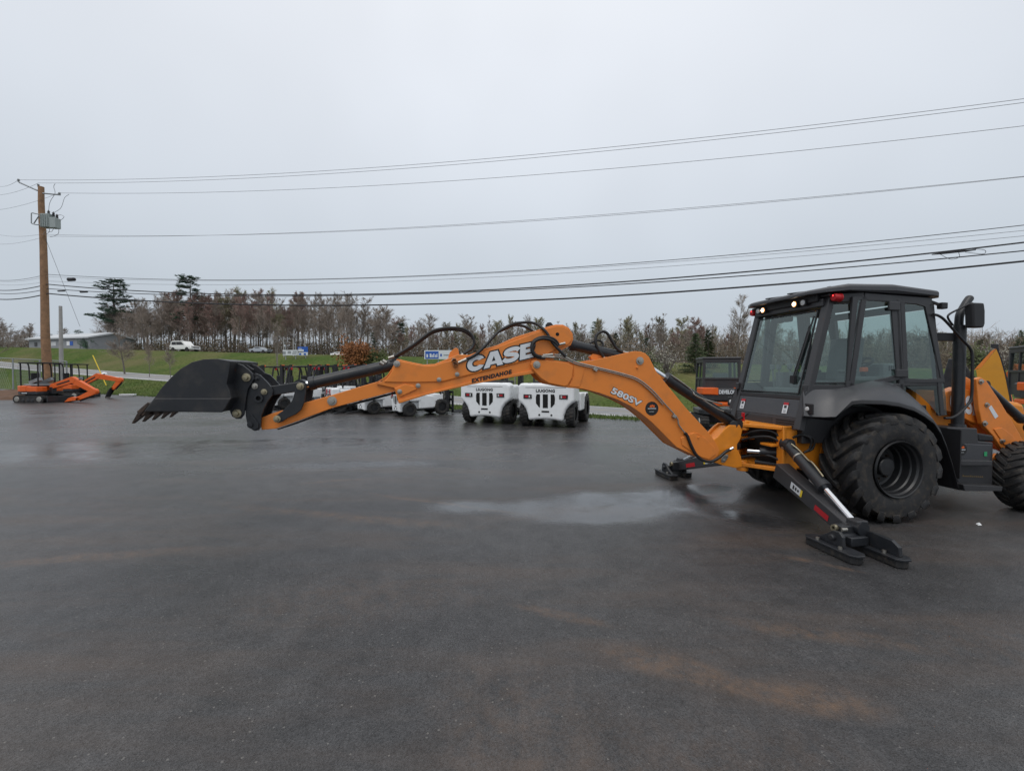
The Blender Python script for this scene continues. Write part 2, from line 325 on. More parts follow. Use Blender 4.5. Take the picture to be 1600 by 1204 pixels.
def noise_mix(nt, scale, c0, c1, lo=.35, hi=.65, detail=6, vec=None):
    N = nt.nodes; L = nt.links
    nz = N.new('ShaderNodeTexNoise'); nz.inputs['Scale'].default_value = scale; nz.inputs['Detail'].default_value = detail
    if vec is not None: L.new(vec, nz.inputs['Vector'])
    cr = N.new('ShaderNodeValToRGB'); e = cr.color_ramp.elements; e[0].position = lo; e[1].position = hi
    e[0].color = (*c0, 1); e[1].color = (*c1, 1); L.new(nz.outputs[0], cr.inputs[0]); return cr.outputs[0], nz.outputs[0]
def asphalt():
    m = bpy.data.materials.new('asphalt'); m.use_nodes = True; nt = m.node_tree; N = nt.nodes; L = nt.links; b = N['Principled BSDF']; b.inputs['Specular IOR Level'].default_value = .62
    tc = N.new('ShaderNodeTexCoord'); P = tc.outputs['Object']
    def math_(op, a, c=None, clamp=False):
        n = N.new('ShaderNodeMath'); n.operation = op; n.use_clamp = clamp
        for i, q in enumerate((a, c)):
            if q is None: continue
            if isinstance(q, (int, float)): n.inputs[i].default_value = q
            else: L.new(q, n.inputs[i])
        return n.outputs[0]
    wn = N.new('ShaderNodeTexNoise'); wn.inputs['Scale'].default_value = .8; wn.inputs['Detail'].default_value = 6; L.new(P, wn.inputs['Vector'])
    ws = N.new('ShaderNodeVectorMath'); ws.operation = 'SUBTRACT'; ws.inputs[1].default_value = (.5, .5, .5); L.new(wn.outputs['Color'], ws.inputs[0])
    def spot(cx, cy, rx, ry, rot=0, soft=.5, warp=1.0):
        sc = N.new('ShaderNodeVectorMath'); sc.operation = 'SCALE'; sc.inputs['Scale'].default_value = warp; L.new(ws.outputs[0], sc.inputs[0])
        ad = N.new('ShaderNodeVectorMath'); ad.operation = 'ADD'; L.new(P, ad.inputs[0]); L.new(sc.outputs[0], ad.inputs[1])
        mp = N.new('ShaderNodeMapping'); mp.vector_type = 'TEXTURE'
        mp.inputs['Location'].default_value = (cx, cy, 0); mp.inputs['Rotation'].default_value = (0, 0, rot); mp.inputs['Scale'].default_value = (rx, ry, 1e3)
        L.new(ad.outputs[0], mp.inputs[0])
        ln = N.new('ShaderNodeVectorMath'); ln.operation = 'LENGTH'; L.new(mp.outputs[0], ln.inputs[0])
        mr = N.new('ShaderNodeMapRange'); mr.interpolation_type = 'SMOOTHSTEP'
        mr.inputs['From Min'].default_value = 1+soft; mr.inputs['From Max'].default_value = 1-soft; L.new(ln.outputs['Value'], mr.inputs[0]); return mr.outputs[0]
    def total(l):
        a = l[0]
        for q in l[1:]: a = math_('ADD', a, q, True)
        return a
    damp = total([spot(-9.6, 10.4, 5.2, 1.7, R(6), .42, 1.4), spot(-5.5, 11.4, 3.2, .8, R(14), .5, 1.0), spot(1.15, 5.95, 1.3, .62, R(10), .25, .7),
                  spot(-.6, 5.95, .5, .25, 0, .6, .4), spot(2.6, 6.5, .9, .5, R(10), .4, .5), spot(2.9, 5.6, .6, .25, R(-30), .7, .8), spot(-3.2, 8.6, 1.6, .4, R(8), .7, 1.2)])
    damp = math_('MAXIMUM', damp, math_('MULTIPLY', spot(-2, 16, 26, 7.6, R(-4), .32, 4.0), .50))
    pud = math_('MULTIPLY', spot(3.0, 6.98, .52, .38, R(8), .34, .8), .9)
    bn = N.new('ShaderNodeTexNoise'); bn.inputs['Scale'].default_value = 2.2; bn.inputs['Detail'].default_value = 9; bn.inputs['Roughness'].default_value = .68; L.new(P, bn.inputs['Vector'])
    bm2 = N.new('ShaderNodeMapRange'); bm2.inputs['From Min'].default_value = .36; bm2.inputs['From Max'].default_value = .58; bm2.inputs['To Min'].default_value = .74; bm2.inputs['To Max'].default_value = 1.05; L.new(bn.outputs[0], bm2.inputs[0])
    damp = math_('MULTIPLY', damp, bm2.outputs[0], True)
    soft = total([spot(-.02, 2.35, .35, .35, 0, .9, .8), spot(.75, 2.0, .7, .28, 0, .9, .9), spot(-1.2, 3.6, .9, .35, R(10), .95, 1), spot(3.2, 2.9, .6, .25, R(-15), .9, .8)])
    stain = total([spot(1.62, 2.47, .34, .13, R(-12), .55, .5), spot(1.2, 2.62, .30, .09, R(-25), .6, .4), spot(.9, 2.75, .35, .12, R(-25), .8, .5),
                   spot(3.0, 4.1, .16, .035, R(-32), .5, .2), spot(2.75, 4.3, .2, .05, R(-32), .7, .2), spot(-2.2, 5.6, 1.5, .12, R(-14), .8, .5),
                   spot(-4.2, 4.3, .8, .1, R(12), .8, .5), spot(-.9, 6.1, 1.2, .05, R(-24), .6, .25), spot(-2.9, 7.4, .5, .05, R(20), .8, .3), spot(-1.1, 9.3, 1.5, .06, R(-10), .8, .4), spot(.35, 3.3, .3, .06, R(-20), .8, .3), spot(2.1, 3.1, .5, .07, R(-18), .9, .4)])
    c1, n1 = noise_mix(nt, .35, (.037, .037, .039), (.058, .057, .0575), .3, .7, 8, P)
    grit = N.new('ShaderNodeTexVoronoi'); grit.inputs['Scale'].default_value = 150; L.new(P, grit.inputs['Vector'])
    gm = N.new('ShaderNodeMapRange'); gm.inputs['To Min'].default_value = .5; gm.inputs['To Max'].default_value = 1.65; L.new(grit.outputs['Color'], gm.inputs[0])
    fine = N.new('ShaderNodeTexNoise'); fine.inputs['Scale'].default_value = 26; fine.inputs['Detail'].default_value = 8; fine.inputs['Roughness'].default_value = .8; L.new(P, fine.inputs['Vector'])
    fm = N.new('ShaderNodeMapRange'); fm.inputs['From Min'].default_value = .3; fm.inputs['From Max'].default_value = .7; fm.inputs['To Min'].default_value = .8; fm.inputs['To Max'].default_value = 1.2; L.new(fine.outputs[0], fm.inputs[0])
    mul = N.new('ShaderNodeMix'); mul.data_type = 'RGBA'; mul.blend_type = 'MULTIPLY'; mul.inputs[0].default_value = 1
    L.new(c1, mul.inputs[6]); L.new(math_('MULTIPLY', gm.outputs[0], fm.outputs[0]), mul.inputs[7])
    mo = N.new('ShaderNodeTexNoise'); mo.inputs['Scale'].default_value = 3.4; mo.inputs['Detail'].default_value = 10; mo.inputs['Roughness'].default_value = .72; L.new(P, mo.inputs['Vector'])
    mm_ = N.new('ShaderNodeMapRange'); mm_.inputs['From Min'].default_value = .32; mm_.inputs['From Max'].default_value = .68; mm_.inputs['To Min'].default_value = .72; mm_.inputs['To Max'].default_value = 1.32; L.new(mo.outputs[0], mm_.inputs[0])
    m3 = N.new('ShaderNodeMix'); m3.data_type = 'RGBA'; m3.blend_type = 'MULTIPLY'; m3.inputs[0].default_value = 1; L.new(mul.outputs[2], m3.inputs[6]); L.new(mm_.outputs[0], m3.inputs[7])
    fl = N.new('ShaderNodeTexVoronoi'); fl.inputs['Scale'].default_value = 38; L.new(P, fl.inputs['Vector'])
    fr_ = N.new('ShaderNodeSeparateColor'); L.new(fl.outputs['Color'], fr_.inputs[0])
    fk = math_('MULTIPLY', math_('GREATER_THAN', fr_.outputs[0], .93), math_('LESS_THAN', fl.outputs['Distance'], .22))
    m4 = N.new('ShaderNodeMix'); m4.data_type = 'RGBA'; m4.inputs[7].default_value = (.17, .165, .155, 1); L.new(math_('MULTIPLY', fk, .75), m4.inputs[0]); L.new(m3.outputs[2], m4.inputs[6])
    # tyre-dragged dust: stretched noise
    mp = N.new('ShaderNodeMapping'); mp.inputs['Rotation'].default_value = (0, 0, R(12)); mp.inputs['Scale'].default_value = (.22, 1.1, 1); L.new(P, mp.inputs[0])
    du = N.new('ShaderNodeTexNoise'); du.inputs['Scale'].default_value = 1.3; du.inputs['Detail'].default_value = 9; du.inputs['Roughness'].default_value = .62; L.new(mp.outputs[0], du.inputs['Vector'])
    dm = N.new('ShaderNodeMapRange'); dm.inputs['From Min'].default_value = .48; dm.inputs['From Max'].default_value = .75; dm.inputs['To Max'].default_value = .34; L.new(du.outputs[0], dm.inputs[0])
    pn = N.new('ShaderNodeTexNoise'); pn.inputs['Scale'].default_value = 7; pn.inputs['Detail'].default_value = 8; pn.inputs['Roughness'].default_value = .75; L.new(P, pn.inputs['Vector'])
    pm = N.new('ShaderNodeMapRange'); pm.inputs['From Min'].default_value = .38; pm.inputs['From Max'].default_value = .68; L.new(pn.outputs[0], pm.inputs[0])
    dust = math_('ADD', dm.outputs[0], math_('MULTIPLY', math_('MULTIPLY', math_('ADD', stain, math_('MULTIPLY', soft, .42), True), pm.outputs[0]), .8), True)
    mx = N.new('ShaderNodeMix'); mx.data_type = 'RGBA'; mx.inputs[7].default_value = (.150, .098, .066, 1)
    L.new(dust, mx.inputs[0]); L.new(m4.outputs[2], mx.inputs[6])
    wet = math_('MAXIMUM', damp, pud)
    dk = N.new('ShaderNodeMix'); dk.data_type = 'RGBA'; dk.blend_type = 'MULTIPLY'; dk.inputs[7].default_value = (.72, .74, .78, 1)
    L.new(wet, dk.inputs[0]); L.new(mx.outputs[2], dk.inputs[6]); L.new(dk.outputs[2], b.inputs['Base Color'])
    L.new(math_('ADD', math_('MULTIPLY', damp, .62), .38), b.inputs['Specular IOR Level'])
    r0 = N.new('ShaderNodeMapRange'); r0.inputs['From Min'].default_value = .35; r0.inputs['From Max'].default_value = .65; r0.inputs['To Min'].default_value = .27; r0.inputs['To Max'].default_value = .42; L.new(n1, r0.inputs[0])
    r00 = math_('ADD', r0.outputs[0], math_('MULTIPLY', dm.outputs[0], .22)); r1 = math_('SUBTRACT', r00, math_('MULTIPLY', damp, .21))
    r2 = math_('SUBTRACT', r1, math_('MULTIPLY', pud, .25)); L.new(math_('MAXIMUM', r2, .09), b.inputs['Roughness'])
    hh = math_('ADD', grit.outputs['Distance'], math_('MULTIPLY', fine.outputs[0], 1.3))
    bp = N.new('ShaderNodeBump'); bp.inputs['Distance'].default_value = .008
    L.new(math_('MULTIPLY', math_('SUBTRACT', 1.0, math_('MAXIMUM', pud, math_('MULTIPLY', damp, .88))), .42), bp.inputs['Strength'])
    L.new(hh, bp.inputs['Height']); L.new(bp.outputs[0], b.inputs['Normal'])
    return m
def grass_mat():
    m = bpy.data.materials.new('meadow_grass'); m.use_nodes = True; nt = m.node_tree; N = nt.nodes; L = nt.links; b = N['Principled BSDF']
    tc = N.new('ShaderNodeTexCoord'); P = tc.outputs['Object']
    a, _ = noise_mix(nt, .16, (.054, .092, .019), (.092, .112, .034), .38, .66, 9, P)
    c, n = noise_mix(nt, 3.2, (.55, .6, .5), (1.35, 1.3, 1.25), .3, .7, 8, P)
    mx = N.new('ShaderNodeMix'); mx.data_type = 'RGBA'; mx.blend_type = 'MULTIPLY'; mx.inputs[0].default_value = 1
    L.new(a, mx.inputs[6]); L.new(c, mx.inputs[7])
    d, dn = noise_mix(nt, .09, (0, 0, 0), (1, 1, 1), .48, .68, 8, P)
    m2 = N.new('ShaderNodeMix'); m2.data_type = 'RGBA'; m2.inputs[7].default_value = (.17, .13, .075, 1)
    mm = N.new('ShaderNodeMath'); mm.operation = 'MULTIPLY'; mm.inputs[1].default_value = .5; L.new(d, mm.inputs[0])
    L.new(mm.outputs[0], m2.inputs[0]); L.new(mx.outputs[2], m2.inputs[6]); L.new(m2.outputs[2], b.inputs['Base Color'])
    b.inputs['Roughness'].default_value = .95; b.inputs['Specular IOR Level'].default_value = .1
    bp = N.new('ShaderNodeBump'); bp.inputs['Strength'].default_value = .8; bp.inputs['Distance'].default_value = .15; L.new(n, bp.inputs['Height']); L.new(bp.outputs[0], b.inputs['Normal'])
    return m
M['asphalt'] = asphalt(); M['grass'] = grass_mat()
M['road'] = mat('road_asphalt', (.23, .23, .232), .8, var=.12, vscale=.6, bump=.1, bscale=30)
M['line'] = mat('road_paint_white', (.80, .80, .78), .7, var=.08, vscale=2)
M['lineyellow'] = mat('road_paint_yellow', (.42, .33, .14), .7, var=.1, vscale=2)

def sheet(name, ts, ds, m, dz=0.0, kind='structure'):
    vs = []; fs = []; n = len(ds(ts[0]))
    for t in ts:
        for d in ds(t): x, y = xy(t, d); vs.append((x, y, height(t, d)+dz))
    for i in range(len(ts)-1):
        for j in range(n-1): a = i*n+j; fs.append([a, a+1, a+n+1, a+n])
    o = MB().add(vs, fs, True).build(name, m); tag(o, kind=kind); return o
TS = [-140+4*i for i in range(0, 105)]
o = MB().add([(*xy(-140, -90), 0), (*xy(276, -90), 0), (*xy(276, 0), 0), (*xy(-140, 0), 0)], [[0, 1, 2, 3]]).build('parking_lot', M['asphalt']); tag(o, kind='structure')
lin = lambda a, b, n: [a+(b-a)*i/n for i in range(n+1)]
sheet('grass_verge', TS, lambda t: lin(0, road_near(t), 4), M['grass'])
sheet('road', TS, lambda t: lin(road_near(t), road_near(t)+8, 8), M['road'])
sheet('road_edge_line', TS, lambda t: [road_near(t)+.7, road_near(t)+.95], M['line'], .006)
sheet('road_far_edge_line', TS, lambda t: [road_near(t)+7.2, road_near(t)+7.36], M['line'], .006)
sheet('road_centre_line', TS, lambda t: [road_near(t)+4.0, road_near(t)+4.14], M['lineyellow'], .006)
sheet('grass_bank', TS, lambda t: lin(road_near(t)+8, bank_top(t), 14)+[bank_top(t)+1.5], M['grass'])
sheet('highway', TS, lambda t: [bank_top(t)+1.5, bank_top(t)+5, bank_top(t)+10], M['road'])
sheet('hill_ground', [-400, -280, -200]+TS+[320, 400, 520], lambda t: [bank_top(t)+10, 45, 55, 70, 90, 130, 200, 350, 700], M['grass'])
sheet('hill_side_ground', [-400, -300, -200, -140], lambda t: [0, 10, bank_top(t), bank_top(t)+10], M['grass'])
sheet('hill_side_ground', [276, 350, 450, 520], lambda t: [0, 10, bank_top(t), bank_top(t)+10], M['grass'])

# ------------------------------------------------------------------ the backhoe loader
TH = R(9.5); OX, OY = 4.41, 6.30
uV = Vector((math.cos(TH), math.sin(TH), 0)); vV = Vector((-math.sin(TH), math.cos(TH), 0)); oV = Vector((OX, OY, 0))
def loc(P): q = P-oV; return Vector((q.dot(uV), q.dot(vV), q.z))
def on_l(px, py, l):                        # where the sight line meets the lateral plane l of the machine
    d = ray(px, py); return loc(_c+d*((oV+vV*l-_c).dot(vV)/d.dot(vV)))
def on_s(px, py, s):                        # the same for a crosswise plane
    d = ray(px, py); return loc(_c+d*((oV+uV*s-_c).dot(uV)/d.dot(uV)))
def on_g(px, py, z=0): return loc(on_z(px, py, z))
def T(pts, l): return [((q := on_l(x, y, l)).x, q.z) for x, y in pts]
BH = thing('backhoe_loader', 'large orange and charcoal backhoe loader with its long digging arm stretched out level', 'backhoe loader', (OX, OY, 0), TH)

def plate(name, pts, l0, l1, m, parent=BH, bevel=.006, ref=None):
    return MB().py(T(pts, l0 if ref is None else ref), l0, l1).build(name, M[m] if isinstance(m, str) else m, parent, bevel)
def bolt(px, py, l, r, parent, name='bolt', m='steel', out=.03, mb=None):
    q = on_l(px, py, l); b = mb or MB()
    b.lathe([(0, 0.0001), (0, r*1.25), (-out*.35, r*1.25), (-out*.4, r*.75), (-out, r*.68), (-out*1.05, .0001)], q, 16, closed=False)
    return None if mb else b.build(name, M[m], parent)
def hose(name, px_l, r, parent=BH, m='hose', n=7, lcurve=True):
    pts = [on_l(x, y, l) for x, y, l in px_l]
    return MB().pipe(spline(pts, n), r, 10).build(name, M[m], parent)

# -- boom
BO = [(829, 569), (831, 563.5), (838, 560.5), (855, 561), (886, 565), (905, 566), (925, 563), (955, 556.5), (983, 550), (992, 548.5), (1001, 549), (1008, 551.5), (1014, 557), (1019, 567),
      (1026, 581), (1039, 597), (1071, 636), (1107, 675), (1113, 683), (1120, 694), (1124, 703), (1122, 712), (1116, 718), (1108, 720), (1098, 718), (1090, 714), (1057, 698), (1031, 672), (1018, 659), (1001, 645), (985, 634),
      (966, 624.5), (936, 613.5), (909, 607), (892, 606), (883, 605), (857, 600), (845, 593), (838, 585), (831, 577)]
LB = -.175
boom = MB()
sz = T(BO, LB)
boom.py(sz, LB, LB+.022); boom.py(sz, .175-.022, .175)
inner = [p for p in BO if p[0] > 903]
inn = T(inner, LB); cx = sum(p[0] for p in inn)/len(inn); cz = sum(p[1] for p in inn)/len(inn)
def inset(poly, d):
    o = []; n = len(poly)
    A = sum(poly[i][0]*poly[(i+1) % n][1]-poly[(i+1) % n][0]*poly[i][1] for i in range(n))
    sg = 1 if A > 0 else -1
    for i in range(n):
        a = Vector(poly[i-1]); b = Vector(poly[i]); c = Vector(poly[(i+1) % n])
        e1 = (b-a).normalized(); e2 = (c-b).normalized(); nn = Vector((-(e1.y+e2.y), e1.x+e2.x))*sg
        if nn.length < 1e-5: nn = Vector((-e1.y, e1.x))*sg
        o.append(tuple(b+nn.normalized()*d))
    return o
boom.py(inset(inn, .008), LB+.024, .175-.024)
boom_o = boom.build('boom', M['orange'], BH, .005)
plate('cover_plate', [(830, 569), (832, 564.5), (838, 562), (853, 562.5), (888, 567), (896, 572), (894, 590), (887, 602), (882, 603.5), (858, 598.5), (846, 591.5), (839, 584), (832, 576)], LB-.022, LB, 'orange', boom_o, .008, LB-.022)
plate('reinforcing_plate', [(896, 567.5), (909, 568.5), (913, 573), (911, 585), (905, 604), (896, 604), (889, 603), (897, 588)], LB-.008, LB, 'orange', boom_o, .004, LB-.008)
plate('reinforcing_plate', [(1064, 684), (1084, 676), (1103, 685), (1117, 699), (1119, 709), (1108, 717.5), (1096, 714), (1080, 705), (1066, 695)], LB-.012, LB, 'orange', boom_o, .006, LB-.012)
for (x, y, r, mm) in ((838.5, 569.5, .036, 'steel'), (999.5, 563.5, .040, 'steel'), (1090, 683, .014, 'orange'), (995, 574, .012, 'orange')):
    bolt(x, y, LB-(.022 if x < 850 else 0), r, boom_o, 'pin' if r > .02 else 'bolt', mm, .03)
LD = -.140
lettering('model_number', '580SV', on_l(954, 614, LB), on_l(999.5, 635.8, LB), on_l(958, 604.5, LB), M['decalblack'], boom_o, .0015, .055)
lettering('model_number', '580SV', on_l(954.4, 613.4, LB), on_l(999.2, 634.8, LB), on_l(958.2, 605, LB), M['decal'], boom_o, .004, .03)
q = on_l(1018.5, 638, LB)
emb = MB().lathe([(0, .0001), (0, .089), (-.002, .089), (-.0022, .0001)], q, 32, closed=False).build('round_emblem', M['decalblack'], boom_o)
e = MB(); q2 = q+Vector((0, -.0035, 0))
e.add([q2+Vector((x, 0, z)) for x, z in ((-.035, .022), (-.022, .048), (-.012, .040), (.004, .055), (.016, .042), (.032, .046), (.038, .02), (.02, .012), (.006, .024), (-.012, .012))], [list(range(10))])
e.build('emblem_mark', M['kubota'], emb)
e = MB()
for k in range(9):
    x = -.055+.0125*k; e.add([q2+Vector(p) for p in ((x, 0, -.006), (x+.009, 0, -.006), (x+.009, 0, .006), (x, 0, .006))], [[0, 1, 2, 3]])
e.build('emblem_mark', M['decal'], emb); e = MB()
for k in range(7): x = -.032+.009*k; e.add([q2+Vector(p) for p in ((x, 0, -.042), (x+.006, 0, -.042), (x+.006, 0, -.036), (x, 0, -.036))], [[0, 1, 2, 3]])
e.build('emblem_mark', M['decal'], emb)
hose('steel_line', [(866, 553.5, -.2), (880, 556, -.2), (899, 565, -.2), (932, 573.5, -.2), (974, 584, -.2), (997, 592, -.2), (1018, 608, -.2), (1038, 630, -.2), (1053, 646.5, -.2), (1059, 655, -.2), (1061, 664, -.2), (1071, 677, -.2)], .0095, boom_o, 'steel')
hose('steel_line', [(866, 556.5, -.195), (880, 559, -.195), (899, 568, -.195), (932, 576, -.195), (974, 586.6, -.195), (996, 594.6, -.195), (1016, 610.5, -.195), (1036, 632, -.195)], .008, boom_o, 'steel')
for x, y in ((930, 577), (1053, 650)):
    q = on_l(x, y, -.19); MB().box(q, (.05, .045, .04), m=Matrix.Rotation(.5, 3, 'Y')).build('pipe_clamp', M['steel'], boom_o, .004)

# -- dipper with its sliding extension
DO = [(617, 566), (620, 560.5), (626, 561.5), (645, 566), (662, 569.3), (679, 568.4), (691, 563.5), (715, 553.5), (733, 554.5), (759, 544), (777, 539), (804, 526.5), (832, 518), (853, 511), (868, 506.8), (880, 507),
      (889, 512), (895, 521), (896, 530), (892, 539), (884, 543.5), (875, 548), (866, 560), (852, 577), (836, 583.5), (824, 585), (737, 600.5), (666, 617), (623, 630.5), (615.8, 606), (606, 604), (588, 600), (596, 595.5), (604, 587), (611, 578)]
dip = MB(); sz = T(DO, LD); dip.py(sz, LD, .14)
dip_o = dip.build('dipper', M['orange'], BH, .008)
# upper body stands proud of the lower guide: its edge throws the crease
plate('side_panel', [(619, 567), (622, 563), (645, 568), (664, 571.5), (680, 570.5), (692, 566), (733, 557), (778, 541.5), (853, 513.5), (869, 509), (880, 509.5), (888, 514), (893, 522), (893.5, 531), (888, 538), (872, 543.5), (850, 556.5), (833, 560.5), (690, 596), (650, 597), (620, 597), (600, 596.5), (606, 590), (613, 579)], LD-.016, LD, 'orange', dip_o, .007, LD-.016)
plate('guide_plate', [(617, 607), (632.5, 599.8), (646, 603), (651, 608), (640, 613), (625, 620)], LD-.02, LD, 'orange', dip_o, .006, LD-.02)
plate('lower_flange', [(623.5, 630), (622.5, 625), (690, 608), (737, 595.5), (824, 580), (834, 577), (836, 583), (824, 585), (737, 600.3), (666, 616.8)], LD-.022, LD, 'orange', dip_o, .005, LD-.022)
for x, y, rr in ((620, 568, .030), (624.5, 611.5, .022), (653.3, 602.3, .022), (686, 593, .022), (714.3, 584.5, .021)): bolt(x, y, LD-.018, rr, dip_o)
bolt(871, 522, LD-.016, .018, dip_o, 'pin', 'void', .004)  # flat dark disc painted in for the shaded pin hole of the lobe
LL = LD-.016
cO, cR, cU = on_l(729.5, 582.5, LL), on_l(834, 557.3, LL), on_l(730.5, 558.3, LL)
block_word('maker_name', CASE_, cO, cR, cU, M['decalblack'], dip_o, .0015, .085)
block_word('maker_name', CASE_, cO, cR, cU, M['decal'], dip_o, .004)
lettering('model_name', 'EXTENDAHOE', on_l(737.5, 597.8, LD-.001), on_l(798.5, 583.4, LD-.001), on_l(737.5, 591.8, LD-.001), M['decalblack'], dip_o, .0225, .065, space=1.12)
plate('lifting_bracket', [(700, 559), (703, 550), (710, 544), (713, 543), (716, 545), (717.5, 553.5), (712, 557)], -.06, -.03, 'orange', dip_o, .004)
plate('lifting_eye', [(853, 513), (853, 507), (856, 503.5), (861, 503.5), (865, 508), (864, 512)], -.03, .0, 'black', dip_o, .003)
LX = -.105
EX = [(408.5, 671.5), (407.5, 662), (409, 652), (425, 645.5), (448, 639), (474, 629.5), (520, 616.5), (560, 604.5), (588, 596.5), (640, 590), (680, 585), (680, 596), (616, 611.5), (520, 637), (458, 660), (431, 669.5)]
ext = MB().py(T(EX, LX), LX, .105).build('dipper_extension', M['orange'], BH, .007)
plate('wear_strip', [(431, 670.5), (458, 661), (520, 638), (616, 612.3), (640, 606), (640, 609.5), (616, 615.8), (520, 641.5), (458, 664), (434, 671.5)], -.088, .088, 'void', ext, 0, LX)
bolt(519, 626, LX, .042, ext, 'bolt', 'steel', .03)

# weld beads along the plates
def weld(pts, l, parent, r=.0055):
    q = [on_l(x, y, l) for x, y in pts]; MB().pipe(spline(q, 3), r, 6).build('weld_bead', M['orange'], parent)
weld([(896, 572), (894, 590), (887, 602), (882, 603.5)], LB-.002, boom_o)
weld([(913, 573), (911, 585), (905, 604)], LB-.001, boom_o)
weld([(1064, 684), (1084, 676), (1103, 685)], LB-.002, boom_o)
weld([(690, 596.5), (833, 561), (850, 557)], LD-.004, dip_o)
weld([(617, 607), (632.5, 599.8), (646, 603), (651, 608)], LD-.002, dip_o)
weld([(588, 598), (604, 588), (611, 578)], LD-.001, dip_o)
# -- bucket linkage
for l0, l1 in ((-.165, -.14), (.14, .165)):
    g = plate('guide_link', [(428.5, 654.5), (431, 649), (441, 642), (452, 632), (457, 624), (459.5, 615), (463, 601.5), (466.5, 598), (471, 597.4), (476, 600), (478, 605), (477.5, 613), (475, 629), (470.5, 640), (462, 647), (449, 653), (440, 659), (434, 661), (430, 659)], l0, l1, 'black', BH, .006, -.165)
    if l0 < 0:
        bolt(433.4, 654.2, l0, .031, g, 'pin', 'pin', .05); bolt(469.7, 603.3, l0, .032, g, 'pin', 'pin', .05)
q0 = on_l(469.7, 603.3, -.14); q1 = on_l(413.5, 612, -.14)
for l in (-.115, .115):
    a = Vector((q0.x, l, q0.z)); b = Vector((q1.x, l, q1.z)); MB().beam(a, b, .035, .105, (0, 1, 0) if 0 else (0, 0, 1)).build('bucket_link', M['black'], BH, .008)
MB().tube((q0.x, -.14, q0.z), (q0.x, .14, q0.z), .033).build('link_pin', M['steel'], BH)
CO = [(383.5, 636), (383.8, 650), (386, 660), (391, 669), (397.5, 673), (404, 672), (407.5, 666), (408, 650), (412, 638), (417.5, 627), (425, 617), (426.5, 611), (423, 603.5), (414.5, 594), (406, 585.5), (398.6, 583), (394, 585), (392, 594), (387, 608)]
cp = MB(); sz = T(CO, -.165)
cp.py(sz, -.165, -.14); cp.py(sz, .14, .165); cp.py(inset(sz, .05), -.14, -.02); cp.py(inset(sz, .06), .04, .14)
cp_o = cp.build('coupler', M['black'], BH, .006)
plate('coupler_rib', [(391, 648), (393, 647), (404, 662), (404, 668), (398, 672), (391, 668)], -.18, -.165, 'black', cp_o, .004, -.18)
for x, y, rr, mm in ((393, 663, .034, 'black'), (413, 612, .026, 'pin'), (398.6, 603, .026, 'steel'), (401.7, 591.5, .018, 'black')): bolt(x, y, -.165, rr, cp_o, 'pin', mm, .035)
q = on_l(405, 621.8, -.165); MB().lathe([(0, .026), (-.03, .026), (-.03, .046), (0, .046)], q, 24).build('coupler_bore', M['black'], cp_o)
MB().lathe([(0, .0001), (0, .026), (-.002, .026), (-.003, .0001)], q, 20, closed=False).build('coupler_bore', M['void'], cp_o)

# -- bucket: two side plates, curved shell, lip, teeth
LK = -.37
side = [(225, 642), (241.5, 621), (252, 606), (267, 589.5), (282, 576), (300, 565.5), (318, 561), (339, 560.3), (360, 564), (357, 584), (354, 600), (358.5, 611), (361.5, 622), (353, 636), (347, 643.5)]
shell = [(225, 642), (241.5, 621), (252, 606), (267, 589.5), (282, 576), (300, 565.5), (318, 561), (339, 560.3), (360, 564), (358, 578), (354, 600), (361.5, 622), (347, 643.5)]
szs = T(side, LK)
bk = MB(); bk.py(szs, LK, LK+.022); bk.py(szs, -LK-.022, -LK)
sh = T(shell, LK); shi = inset(sh, .022)
nS = len(sh)
vs = [(p[0], LK+.02, p[1]) for p in sh]+[(p[0], -LK-.02, p[1]) for p in sh]+[(p[0], LK+.02, p[1]) for p in shi]+[(p[0], -LK-.02, p[1]) for p in shi]
fs = []
for i in range(nS-1):
    fs += [[i, i+1, nS+i+1, nS+i], [2*nS+i, 3*nS+i, 3*nS+i+1, 2*nS+i+1]]
for i in (0, nS-1): fs.append([i, nS+i, 3*nS+i, 2*nS+i])
bk.add(vs, fs)
bk_o = bk.build('bucket', M['bucketsteel'], BH, .004)
plate('side_cutter', [(224, 643), (241.5, 621.8), (361, 621.8), (352.5, 637), (347, 644)], LK-.018, LK, 'bucketsteel', bk_o, .012, LK-.018)
tip0 = on_l(208, 661, LK+.04); b0 = on_l(226, 641, LK+.04)
bx = b0.x; bz = b0.z; tx = tip0.x; tz = tip0.z
dv = Vector((tx-bx, 0, tz-bz)); dn = dv.normalized(); nn = Vector((dn.z, 0, -dn.x))
for k in range(5):
    l = LK+.045+(-2*LK-.09)*k/4; B = Vector((bx, l, bz)); tb = MB()
    def sec(t, w, h): c = B+dv*t; return [c+Vector((0, x*w/2, 0))+nn*(z*h/2) for x, z in ((-1, -1), (1, -1), (1, 1), (-1, 1))]
    S = [sec(-.45, .062, .05), sec(.25, .075, .075), sec(.3, .055, .055), sec(1.0, .045, .012)]; vv = sum(S, [])
    ff = [[3, 2, 1, 0], [12, 13, 14, 15]]+[[4*j+i, 4*j+(i+1) % 4, 4*j+4+(i+1) % 4, 4*j+4+i] for j in range(3) for i in range(4)]
    tb.add(vv, ff).build('tooth', M['wornsteel'], bk_o, .004)
lp = MB(); lp.beam(Vector((bx, LK+.0, bz+.004))+dv*-.1, Vector((bx, -LK, bz+.004))+dv*-.1, .16, .028, (nn.x, nn.y, nn.z)); lp.build('cutting_edge', M['wornsteel'], bk_o, .003)
EA = [(361, 565.5), (370, 567), (379, 570), (388, 577), (394.5, 583.5), (397, 592), (392, 600), (387, 608), (384, 622), (382.5, 636), (381, 648), (376, 654), (369, 654.5), (362, 650), (358, 640), (356, 625), (354, 605), (357, 585)]
